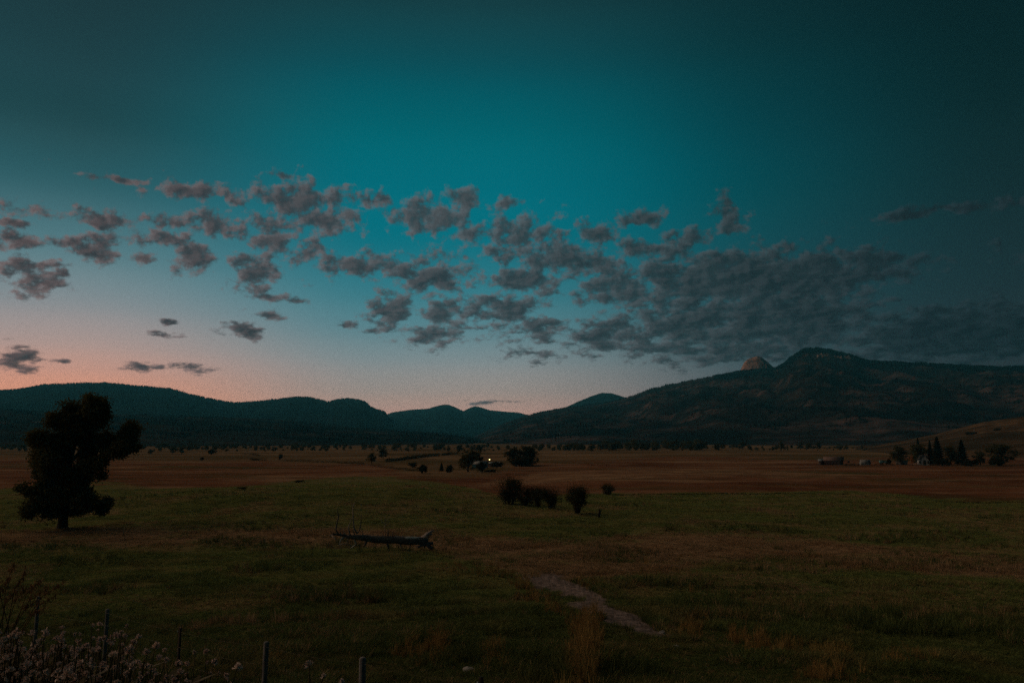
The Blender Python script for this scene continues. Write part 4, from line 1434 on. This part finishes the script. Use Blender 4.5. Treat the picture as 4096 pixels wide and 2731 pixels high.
# long low shed with pale roof sheets
p = hit(1138, 1071)
e = tag(empty('shed', p, facing(p)), 'long low dark shed with pale roof right of the yard lamp', 'shed')
part('wall', 'barn_wall', e, lambda b: b.box(-17 * s, 15 * s, 0, 5, -.4, 7 * s))
part('roof', 'dark_roof', e, lambda b: slab(b, [(-17.6 * s, -.4, 7.1 * s), (15.6 * s, -.4, 7.1 * s), (15.6 * s, 5.3, 11 * s), (-17.6 * s, 5.3, 11 * s)], .12))
for x0, x1 in ((-16, -5), (9, 14)):
    part('roof_sheet', 'grey_roof', e, lambda b: slab(b, [(x0 * s, -.3, 7.9 * s), (x1 * s, -.3, 7.9 * s), (x1 * s, 3.6, 10.6 * s), (x0 * s, 3.6, 10.6 * s)], .04))
part('door', 'dark_roof', e, lambda b: b.box(-1, 1.4, -.07, -.01, -.3, 2.2))

# yard lamp
p = hit(1122, 1070)
s = mpp(p)
e = tag(empty('yard_lamp', p), 'lit yellow yard lamp on a tall pole by the blue house', 'lamp')
zt = (1070 - 1054) * s
b = MB()
b.tube([(0, 0, -.3), (0, 0, zt + .5)], [.11, .07], 8)
b.tube([(0, 0, zt + .35), (.25, -.1, zt + .5), (.5, -.2, zt + .45)], .035, 6)
obj('pole', b.mesh('pole', M['pole']), e)
b = MB()
b.tube([(.5, -.2, zt + .50), (.5, -.2, zt + .42), (.5, -.2, zt + .30)], [.10, .24, .34], 10)
obj('lamp_shade', b.mesh('lamp_shade', M['steel_post']), e)
bm = bmesh.new()
bmesh.ops.create_icosphere(bm, subdivisions=2, radius=.27)
me = bpy.data.meshes.new('bulb')
bm.to_mesh(me)
bm.free()
me.materials.append(M['lamp'])
obj('bulb', me, e, (.5, -.2, zt - .04))


# ------------------------------------------------------------------ fallen dead tree
def fallen_log():
    base = hit(878, 1262)
    k = mpp(base) * 2352 / 4096 / 3.618            # metres per unit of the close-up
    rng = np.random.default_rng(9)
    e = tag(empty('fallen_tree', base, facing(base)), 'fallen dead tree with bare upright branches lying in the pasture', 'dead tree')

    def P(zx, zy, y=0.0):
        return np.array(((zx - 1150) * k, y, (845 - zy) * k))
    b = MB()
    pts = [P(600, 640), P(680, 648), P(780, 655), P(900, 668, .05), P(1050, 690, .08), P(1200, 698, .1), P(1350, 705, .05), P(1500, 716), P(1620, 722, -.05), P(1720, 725, -.05), P(1800, 735, 0)]
    rad = np.array((18, 28, 38, 44, 50, 54, 56, 58, 60, 62, 54)) * k
    b.tube(pts, rad, 16, rng, .10)
    tr = obj('trunk', b.mesh('trunk', M['log_bark'], True), e)
    # knobs of bark along the top
    for zx in (860, 990, 1080, 1160, 1260, 1370, 1400):
        b = MB()
        b.tube([P(zx, 680), P(zx + 4, 655), P(zx - 4, 642)], np.array((14, 11, 4)) * k, 6, rng, .25)
        obj('knob', b.mesh('knob', M['log_bark']), tr)
    # bleached bare wood where the bark has gone
    for (a, c, z0, z1, r0, yy) in ((1400, 1745, 690, 694, 31, -.15), (795, 880, 664, 670, 17, -.09)):
        b = MB()
        n = 6
        b.tube([P(a + (c - a) * t / n, z0 + (z1 - z0) * t / n - (4 if 0 < t < n else 0), yy) for t in range(n + 1)], [(.25, .7, 1, .95, 1, .85, .4)[t] * r0 * k for t in range(n + 1)], 12, rng, .06)
        obj('bare_wood', b.mesh('bare_wood', M['bare_wood'], True), tr)
    # splintered root end
    for (tip, r0, yy) in (((1890, 572), 44, .05), ((1835, 590), 40, -.18), ((1876, 635), 40, .2), ((1800, 598), 36, .12), ((1862, 610), 38, -.05)):
        b = MB()
        b.tube([P(1720, 710), P(1775, 668, yy * .6), P((1775 + tip[0]) / 2, (650 + tip[1]) / 2, yy), P(*tip, yy)], np.array((r0 * 1.2, r0, r0 * .6, 4)) * k, 9, rng, .12)
        obj('splinter', b.mesh('splinter', M['grey_wood'], True), e)
    for (tip, r0, yy) in (((1840, 850), 30, -.3), ((1880, 800), 26, .25), ((1760, 835), 24, .3), ((1660, 830), 20, -.35), ((1870, 860), 22, .0)):
        b = MB()
        b.tube([P(1740, 735), P(1790, 765, yy * .6), P(tip[0], tip[1] - 30, yy), P(*tip, yy)], np.array((r0 * 1.3, r0, r0 * .8, 6)) * k, 8, rng, .15)
        obj('root', b.mesh('root', M['log_bark'], True), e)
    BR = [([(520, 605), (485, 545), (500, 450), (515, 380), (512, 320), (490, 250)], 11, 'log_bark'),
          ([(690, 625), (668, 560), (665, 500), (690, 440), (700, 385)], 10, 'grey_wood'),
          ([(790, 610), (745, 540), (732, 480), (720, 350), (716, 250), (735, 170)], 12, 'grey_wood'),
          ([(775, 610), (820, 560), (835, 480), (842, 400), (850, 335)], 9, 'log_bark'),
          ([(760, 630), (735, 580), (725, 555)], 8, 'log_bark'),
          ([(640, 640), (560, 622), (500, 612), (450, 615), (395, 625)], 20, 'log_bark'),
          ([(500, 612), (460, 598), (445, 575)], 9, 'log_bark'),
          ([(512, 330), (530, 345), (508, 390)], 4, 'log_bark'),
          ([(720, 230), (690, 195)], 4, 'grey_wood'),
          ([(605, 645), (560, 690), (543, 730), (562, 790)], 12, 'bare_wood'),
          ([(560, 752), (620, 745), (700, 762), (695, 800)], 6, 'grey_wood'),
          ([(775, 665), (752, 705), (778, 750), (745, 785), (700, 815)], 13, 'bare_wood'),
          ([(1225, 690), (1228, 600), (1230, 535)], 9, 'log_bark'), ([(1155, 680), (1150, 625)], 10, 'log_bark'), ([(1295, 690), (1300, 615), (1302, 582), (1290, 580)], 7, 'log_bark'),
          ([(1395, 730), (1410, 790), (1440, 842)], 14, 'grey_wood'), ([(1560, 740), (1548, 800), (1540, 850)], 11, 'grey_wood'), ([(930, 700), (905, 760), (880, 800)], 16, 'log_bark'), ([(1215, 735), (1235, 790), (1240, 845)], 18, 'log_bark'),
          ([(430, 620), (470, 655), (520, 705)], 7, 'grey_wood'), ([(640, 640), (600, 590), (592, 535)], 8, 'grey_wood'), ([(560, 622), (540, 570), (562, 515)], 7, 'log_bark'), ([(700, 640), (655, 700), (640, 770)], 9, 'grey_wood'), ([(470, 612), (430, 590), (415, 560)], 6, 'log_bark'), ([(850, 660), (870, 600), (862, 560)], 7, 'log_bark'),
          ([(1190, 660), (1180, 520), (1185, 430), (1178, 360)], 5, 'grey_wood'), ([(1185, 440), (1220, 405), (1260, 365)], 4, 'grey_wood'), ([(1182, 480), (1140, 450), (1120, 400)], 3, 'grey_wood'), ([(1183, 500), (1215, 470), (1240, 430)], 3, 'grey_wood')]
    for poly, r, mt in BR:
        yy = rng.uniform(-.35, .35)
        b = MB()
        n = len(poly)
        b.tube([P(q[0], q[1], yy * i / max(1, n - 1)) for i, q in enumerate(poly)], [max(3.2, 1.25 * r * (1 - .72 * i / max(1, n - 1))) * k for i in range(n)], 7, rng, .12)
        obj('branch', b.mesh('branch', M[mt], True), e)


fallen_log()


# ------------------------------------------------------------------ wire fence
POSTS = [(88, 1368, 30.0, 'wood'), (247, 1397, 25.5, 'wood'), (414, 1440, 21.0, 'steel'), (612, 1472, 17.0, 'wood'), (833, 1508, 14.0, 'wood'), (1105, 1553, 12.0, 'steel')]


def fence():
    rng = np.random.default_rng(3)
    tops = [on_ray(x, y, d) for x, y, d, m in POSTS]
    o0 = tops[3].copy()
    o0[2] = float(H(o0[0], o0[1]))
    e = tag(empty('wire_fence', o0), 'old wire fence of grey wooden and dark steel posts', 'fence')
    for (x, y, d, m), t in zip(POSTS, tops):
        zb = float(H(t[0], t[1])) - .3
        b = MB()
        lean = rng.normal(0, .025, 2)
        p0 = np.array((t[0] - o0[0] - lean[0], t[1] - o0[1] - lean[1], zb - o0[2]))
        p1 = t - o0
        if m == 'wood':
            b.tube([p0, p0 * .5 + p1 * .5, p1 - np.array((0, 0, .02)), p1], [.058, .055, .052, .040], 10, rng, .06)
            o = obj('post', b.mesh('post', M['post'], False), e)
        else:
            for (ax, ay, bx_, by_) in ((-.035, -.006, .035, .006), (-.006, .0065, .006, .05)):
                V = [p + np.array(q) for p in (p0, p1) for q in ((ax, ay, 0), (bx_, ay, 0), (bx_, by_, 0), (ax, by_, 0))]
                b.add(V, [(3, 2, 1, 0), (4, 5, 6, 7), (0, 1, 5, 4), (1, 2, 6, 5), (2, 3, 7, 6), (3, 0, 4, 7)])
            o = obj('post', b.mesh('post', M['steel_post'], False), e)
            o['label'] = 'dark steel post with a pale insulator'
            b = MB()
            b.tube([p1 + np.array((-.045, -.03, -.06)), p1 + np.array((-.045, -.03, -.10))], .018, 6)
            obj('insulator', b.mesh('insulator', M['bare_wood']), o)
    for drop in (.08, .42, .78):
        for i in range(len(tops) - 1):
            a, c = tops[i] - o0 - np.array((0, .06, drop)), tops[i + 1] - o0 - np.array((0, .06, drop))
            b = MB()
            b.tube([a * (1 - t) + c * t - np.array((0, 0, .04 * math.sin(math.pi * t))) for t in np.linspace(0, 1, 9)], .0016, 4)
            obj('wire', b.mesh('wire', M['wire']), e)


fence()


# ------------------------------------------------------------------ stones
def stone(x, y, w, h, label, seed):
    p = hit(x, y)
    s = mpp(p)
    rng = np.random.default_rng(seed)
    bm = bmesh.new()
    bmesh.ops.create_icosphere(bm, subdivisions=3, radius=1.0)
    ax = rng.normal(size=(9, 3))
    ax /= np.linalg.norm(ax, axis=1)[:, None]
    for v in bm.verts:
        c = np.array(v.co)
        f = 1.0
        for a in ax:                                     # flattened facets
            d = c @ a
            if d > .72:
                f = min(f, .72 / d)
        f *= 1 + .05 * float(fbm(c[0] * 2.2 + 5, c[1] * 2.2 + c[2] * 1.7, seed, 3))
        v.co = Vector((c[0] * f * w * s / 1.7, c[1] * f * w * s / 2.2, c[2] * f * h * s / 1.5))
    me = bpy.data.meshes.new('stone')
    bm.to_mesh(me)
    bm.free()
    me.materials.append(M['rock'])
    tag(obj('stone', me, None, (p[0], p[1], p[2] + h * s * .22)), label, 'stone', 'pale stones in the pasture')


stone(1078, 1541, 34, 14, 'pale boulder beyond the fence near the bottom edge', 1)
stone(1521, 1453, 13, 9, 'small pale stone right of the dirt path', 2)
stone(1462, 1534, 26, 9, 'flat stone in the dark grass below the path', 3)
stone(1568, 1560, 24, 9, 'flat stone at the bottom edge, right of the rust tall grass', 4)
stone(1552, 1486, 20, 7, 'low stone where the dirt path fades out', 5)




# ------------------------------------------------------------------ grass
def blade_mat(name, c0, c1, c2):
    m, T, out = mat_new(name)
    info = T.n('ShaderNodeObjectInfo')
    pos = T.n('ShaderNodeNewGeometry')
    col = T.mix(pos.outputs['Random Per Island'], c0 + (1,), c1 + (1,))
    n = T.noise(info.outputs['Location'], 0.22, 4.0, .6)
    col = T.mix(T.maprange(n, .45, .68), col, c2 + (1,))
    hv = T.m('MULTIPLY_ADD', info.outputs['Random'], 0.7, 0.65)
    col = T.n('ShaderNodeHueSaturation', {'Color': col, 'Value': hv}).outputs[0]
    nn = T.n('ShaderNodeVectorMath', {0: pos.outputs['Normal'], 1: (.45, .45, .45), 2: (0, 0, 1)}, operation='MULTIPLY_ADD').outputs[0]
    nn = T.n('ShaderNodeVectorMath', {0: nn}, operation='NORMALIZE').outputs[0]
    d = T.n('ShaderNodeBsdfDiffuse', {'Color': col, 'Normal': nn})
    t = T.n('ShaderNodeBsdfTranslucent', {'Color': col})
    mx = T.n('ShaderNodeMixShader', {0: 0.15, 1: d.outputs[0], 2: t.outputs[0]})
    T.t.links.new(mx.outputs[0], out.inputs['Surface'])
    return m


M['g_green'] = blade_mat('pasture_grass', (.058, .090, .032), (.135, .175, .062), (.190, .180, .076))
M['g_dry'] = blade_mat('dry_grass', (.26, .18, .105), (.48, .335, .20), (.35, .22, .12))
M['g_pasture'] = blade_mat('grazed_grass', (.105, .152, .048), (.225, .288, .098), (.285, .268, .11))
M['g_stalk'] = blade_mat('pale_stalks', (.15, .095, .050), (.28, .18, .11), (.23, .12, .06))
M['g_rust'] = blade_mat('rust_tall_grass', (.26, .165, .065), (.46, .295, .115), (.35, .26, .095))
M['g_weed'] = blade_mat('embankment_weeds', (.018, .024, .010), (.050, .048, .020), (.070, .045, .022))


def tuft(seed, n, spread, lean, width, mat, stalk=False):
    r = np.random.default_rng(seed)
    V, Q = [], []
    for k in range(n):
        a = r.uniform(0, 6.283)
        rad = spread * math.sqrt(r.uniform(0, 1))
        b = np.array((math.cos(a) * rad, math.sin(a) * rad, -.05))
        h = r.uniform(.5, 1.0)
        th = a + r.normal(0, .8)
        l = lean * r.uniform(.2, 1.2)
        d = np.array((math.cos(th), math.sin(th), 0))
        side = np.array((-d[1], d[0], 0)) * width * r.uniform(.6, 1.3)
        ph = r.uniform(0, 6.28)
        side = np.array((math.cos(ph), math.sin(ph), 0)) * width * r.uniform(.6, 1.3)
        p0, p1, p2 = b, b + d * l * .35 * h + np.array((0, 0, .6 * h)), b + d * l * h + np.array((0, 0, h))
        i = len(V)
        V += [p0 - side, p0 + side, p1 + side * .8, p1 - side * .8, p2 + side * (.5 if stalk else .12), p2 - side * (.5 if stalk else .12)]
        Q += [(i, i + 1, i + 2, i + 3), (i + 3, i + 2, i + 4, i + 5)]
    return mesh_np('grass_tuft', np.array(V), np.array(Q), M[mat])


GP = {m: [proto('grass_tuft', tuft(s + q, 22, .30, .55, .016, m)) for q in range(3)] for s, m in ((1, 'g_green'), (4, 'g_pasture'), (10, 'g_dry'), (20, 'g_weed'))}
GP['g_rust'] = [proto('grass_tuft', tuft(30 + q, 34, .16, .30, .010, 'g_rust', True)) for q in range(3)]


def scatter_grass():
    r = np.random.default_rng(100)
    n = 300000
    az = r.uniform(R(-35), R(35), n)
    d = np.exp(r.uniform(math.log(7), math.log(210), n))
    x, y = np.sin(az) * d, np.cos(az) * d
    hay, dry, ol = zones(x, y)
    keep = hay < .5
    for cen, k in PATHS:
        dm = np.min(np.hypot(x[:, None] - cen[None, ::4, 0], y[:, None] - cen[None, ::4, 1]), 1) if False else None
    # keep the bare path clear
    clear = np.ones(n, bool)
    for cen, k in PATHS:
        for c in cen[::3]:
            clear &= np.hypot((x - c[0]) / .55, (y - c[1]) / max(.3, c[3])) > 0.70 + 0.65 * vnoise(x * 1.3, y * 1.3, 88)
    keep &= clear
    x, y, d, dry = x[keep], y[keep], d[keep], dry[keep]
    isdry = r.uniform(0, 1, len(x)) < dry
    lush = r.uniform(0, 1, len(x)) > sstep(d, 24, 62) * .85 + .1
    z = H(x, y)
    clump = sstep(fbm(x / 2.6, y / 2.6, 91, 3), -.3, .5)
    sz = (.10 + .24 * clump) * r.uniform(.6, 1.3, len(x)) * (1 - .35 * sstep(d, 40, 90))
    wd = np.maximum(sz * 1.5, .010 * d * .75)
    for m, sel, lb, nm in (('g_green', ~isdry & lush & (d > 11), 'lush dark green grass of the near pasture', 'grass'), ('g_pasture', ~isdry & ~lush & (d > 11), 'short yellow green grass of the farther pasture', 'grass'), ('g_dry', isdry & (d > 11), 'pale dry grass in streaks across the pasture', 'grass')):
        P = np.stack([x, y, z], 1)[sel]
        k = len(P)
        hgt = sz[sel] * (1.15 if m == 'g_dry' else 1.0)
        gn_scatter(nm, P, np.stack([wd[sel], wd[sel], hgt], 1), np.stack([r.normal(0, .08, k), r.normal(0, .08, k), r.uniform(0, 6.28, k)], 1), r.integers(0, 3, k), GP[m], lb)
    # coarse tussocks in drifts
    n = 60000
    az = r.uniform(R(-35), R(35), n)
    d = np.exp(r.uniform(math.log(13), math.log(150), n))
    x, y = np.sin(az) * d, np.cos(az) * d
    hay, dry, ol = zones(x, y)
    drift = fbm(x / 9, y / 4.5, 131, 4)
    keep = (hay < .4) & (drift > .12) & (r.uniform(0, 1, n) < .55)
    for cen, k in PATHS:
        for c in cen[::3]:
            keep &= np.hypot((x - c[0]) / .6, (y - c[1]) / max(.3, c[3])) > 1.1
    x, y, d, drift = x[keep], y[keep], d[keep], drift[keep]
    pale = fbm(x / 12, y / 12, 151, 3) + r.normal(0, .25, len(x)) > .18
    hgt = (.22 + .5 * sstep(drift, .1, .5)) * r.uniform(.55, 1.2, len(x))
    for m, sel, lb in (('g_green', ~pale, 'dark green tussocks drifting across the pasture'), ('g_dry', pale, 'straw coloured tussocks drifting across the pasture')):
        P = np.stack([x, y, H(x, y)], 1)[sel]
        k = len(P)
        hh = hgt[sel]
        gn_scatter('tussocks', P, np.stack([hh * .95, hh * .95, hh], 1), np.stack([r.normal(0, .1, k), r.normal(0, .1, k), r.uniform(0, 6.28, k)], 1), r.integers(0, 3, k), GP[m], lb)
    # embankment weeds close to the camera
    n = 26000
    az = r.uniform(R(-40), R(40), n)
    d = r.uniform(2.6, 12.5, n)
    x, y = np.sin(az) * d, np.cos(az) * d
    P = np.stack([x, y, H(x, y)], 1)
    h = r.uniform(.2, .55, n) * (.6 + .8 * sstep(fbm(x / 1.5, y / 1.5, 95, 3), -.3, .4))
    gn_scatter('weeds', P, np.stack([h * .8, h * .8, h], 1), np.stack([r.normal(0, .15, n), r.normal(0, .15, n), r.uniform(0, 6.28, n)], 1), r.integers(0, 3, n), GP['g_weed'], 'dark weeds on the bank below the camera')
    # tall rusty tufts
    Pl, Sc = [], []
    spots = [(1352, 1455, 26, 40, 151), (1335, 1525, 30, 40, 151), (1345, 1420, 16, 14, 40), (1010, 1478, 22, 18, 50), (1130, 1500, 26, 22, 60), (1215, 1362, 26, 12, 50), (1200, 1335, 20, 8, 40), (1165, 1310, 60, 14, 70), (1355, 1330, 30, 10, 40),
             (1590, 1440, 20, 14, 36), (1690, 1460, 16, 10, 24), (1610, 1410, 14, 9, 26), (1740, 1470, 40, 14, 40), (1910, 1500, 60, 16, 60), (2090, 1510, 50, 14, 44), (1890, 1545, 40, 14, 40), (1060, 1300, 60, 12, 50), (1780, 1480, 60, 18, 40), (1270, 1392, 30, 8, 30), (965, 1490, 50, 20, 40), (1500, 1300, 120, 16, 50), (640, 1520, 30, 14, 10)]
    for sx, sy, wx, wy, cnt in spots:
        for k in range(cnt):
            q = hit(sx + r.normal() * wx * .62, sy + r.normal() * wy * .7 + 10)
            Pl.append(q)
            hh = r.uniform(.2, .75) * r.uniform(.6, 1) * (1.3 if cnt > 150 else 1)
            Sc.append((hh * .9, hh * .9, hh))
    k = len(Pl)
    gn_scatter('tall_grass', np.array(Pl), np.array(Sc), np.stack([r.normal(0, .08, k), r.normal(0, .08, k), r.uniform(0, 6.28, k)], 1), r.integers(0, 3, k), GP['g_rust'], 'tall rust coloured grass tufts along the path and pasture')


scatter_grass()


# ------------------------------------------------------------------ seeding thistles and tall stems in the corner
def seed_head(seed):
    r = np.random.default_rng(seed)
    n = 64
    d = r.normal(size=(n, 3)) * np.array((.75, .75, 1)) + r.normal(size=3) * .25
    d[:, 2] = np.abs(d[:, 2]) * 1.3 + .15
    d /= np.linalg.norm(d, axis=1)[:, None]
    b = np.cross(d, r.normal(size=(n, 3)))
    b /= np.linalg.norm(b, axis=1)[:, None]
    L = r.uniform(.6, 1.0, n)[:, None]
    V = np.stack([d * .1 - b * .03, d * .1 + b * .03, d * L + b * .10, d * L - b * .10], 1).reshape(-1, 3)
    m = MB()
    m.add(V, np.arange(n * 4).reshape(-1, 4))
    me = m.mesh('seed_head', M['seed'])
    return me


HEADS = [seed_head(s) for s in (1, 2, 3, 4)]


def thistles():
    r = np.random.default_rng(55)
    items = []
    # tops as seen: a mass filling the corner with its upper edge falling to the right
    edge_pts = [(-40, 1440), (60, 1432), (130, 1426), (250, 1432), (300, 1450), (330, 1480), (400, 1506), (430, 1530), (480, 1500), (500, 1545), (520, 1568)]
    ex, ey = zip(*edge_pts)
    for k in range(92):
        x = r.uniform(-30, 330) if k < 70 else r.uniform(330, 515)
        top = float(np.interp(x, ex, ey)) + (r.uniform(0, 1) ** 1.3) * 105
        items.append((x, top))
    items += [(105, 1428), (130, 1424), (218, 1436), (255, 1436), (395, 1502), (478, 1500), (425, 1530), (505, 1552), (200, 1450), (300, 1458)]
    items += [(685, 1530)]
    for k, (x, y) in enumerate(items):
        d = r.uniform(4.0, 5.6) if y < 1490 else r.uniform(3.4, 4.8)
        t = on_ray(x, y, d)
        zb = float(H(t[0], t[1]))
        h = max(.45, t[2] - zb)
        e = tag(empty('thistle', (t[0], t[1], zb), r.uniform(0, 6.28)), *(('thistle with pinkish white seed heads in the bottom left corner clump', 'thistle', 'seeding thistles in the corner') if x < 360 else ('outlying seeding thistle between the corner clump and the bright wooden post', 'thistle', 'outlying thistles near the steel post') if x < 600 else ('lone thistle right of the bright wooden post, apart from all others', 'thistle', None)))
        b = MB()
        lean = r.normal(0, .05, 2)
        top = np.array((lean[0], lean[1], h * .93))
        b.tube([(0, 0, -.05), (lean[0] * .3, lean[1] * .3, h * .5), top], [.008, .006, .003], 5)
        nh = int(r.integers(4, 11))
        hp = []
        for q in range(nh):
            a = r.uniform(0, 6.28)
            z0 = h * r.uniform(.55, .85)
            rad = r.uniform(.02, .15)
            p1 = np.array((lean[0] + math.cos(a) * rad, lean[1] + math.sin(a) * rad, h * r.uniform(.72, 1.0)))
            b.tube([np.array((lean[0] * z0 / h, lean[1] * z0 / h, z0)), (p1 + np.array((lean[0], lean[1], z0))) / 2 + np.array((math.cos(a), math.sin(a), 0)) * .015, p1], [.004, .003, .002], 4)
            hp.append(p1)
        # ragged leaves up the stem
        for q in range(14):
            z0 = h * r.uniform(.1, .9)
            a = r.uniform(0, 6.28)
            L = r.uniform(.06, .15)
            c = np.array((lean[0] * z0 / h, lean[1] * z0 / h, z0))
            dd = np.array((math.cos(a), math.sin(a), .35))
            sd_ = np.array((-math.sin(a), math.cos(a), 0)) * L * .16
            b.add([c, c + dd * L * .5 + sd_, c + dd * L, c + dd * L * .5 - sd_], [(0, 1, 2, 3)])
        obj('stem', b.mesh('stem', M['stem']), e)
        for p1 in hp:
            s_ = obj('seed_head', HEADS[int(r.integers(0, 4))], e, p1)
            q = r.uniform(.012, .027)
            s_.scale = (q, q * r.uniform(.7, 1.1), q * r.uniform(.7, 1.5))
            s_.rotation_euler = (r.normal(0, .6), r.normal(0, .6), r.uniform(0, 6))


thistles()


def tall_stems():
    r = np.random.default_rng(66)
    specs = [(-10, 1300, 20, 1440), (35, 1290, 5, 1440), (60, 1310, 15, 1450), (95, 1330, 30, 1450), (150, 1335, 40, 1450), (110, 1350, 25, 1455), (70, 1345, 8, 1460), (130, 1365, 45, 1460), (40, 1350, -5, 1460), (20, 1330, -10, 1450), (85, 1380, 20, 1460), (105, 1395, 40, 1465)]
    labels = ['tallest feathery grass stem at the left edge, standing almost upright', 'tall feathery grass stems leaning right at the left edge']
    for g in range(2):
        use = specs[:2] if g == 0 else specs[2:]
        d0 = 4.6
        base = on_ray(use[0][2], 1500, d0)
        zb = float(H(base[0], base[1]))
        e = tag(empty('tall_grass_clump', (base[0], base[1], zb)), labels[g], 'grass')
        for (tx, ty, bx_, by_) in use:
            d = d0 + r.uniform(-.3, .3)
            tip, low = on_ray(tx, ty, d), on_ray(bx_, by_, d)
            root = np.array((low[0] - .02, low[1], float(H(low[0], low[1]))))
            mid = low
            b = MB()
            pts = [root - base * np.array((1, 1, 0)) - np.array((0, 0, zb)), mid - base * np.array((1, 1, 0)) - np.array((0, 0, zb)), (mid * .4 + tip * .6) - base * np.array((1, 1, 0)) + np.array((-.02, 0, .03 - zb)), tip - base * np.array((1, 1, 0)) - np.array((0, 0, zb))]
            b.tube(pts, [.004, .003, .0022, .001], 4)
            # feathery seed panicle
            P = []
            for q in range(60):
                t = r.uniform(0, 1)
                P.append(pts[2] * (1 - t) + pts[3] * t + r.normal(size=3) * .008)
            V, Q = leaves(np.array(P), .010, r, .8, .25)
            b.add(V, Q)
            o = obj('stem', b.mesh('stem', M['g_stalk']), e)


tall_stems()

# ------------------------------------------------------------------ haze
m, T, out = mat_new('evening_haze')
pv = T.n('ShaderNodeVolumePrincipled', {'Color': (.10, .64, .98, 1), 'Density': HAZE_D, 'Anisotropy': 0.1})
T.t.links.new(pv.outputs[0], out.inputs['Volume'])
b = MB()
b.box(-17500, 17500, -17500, 17500, -90, EZ + HAZE_TOP)
hz = tag(obj('haze', b.mesh('haze', m)), 'thin evening haze filling the valley', kind='stuff')
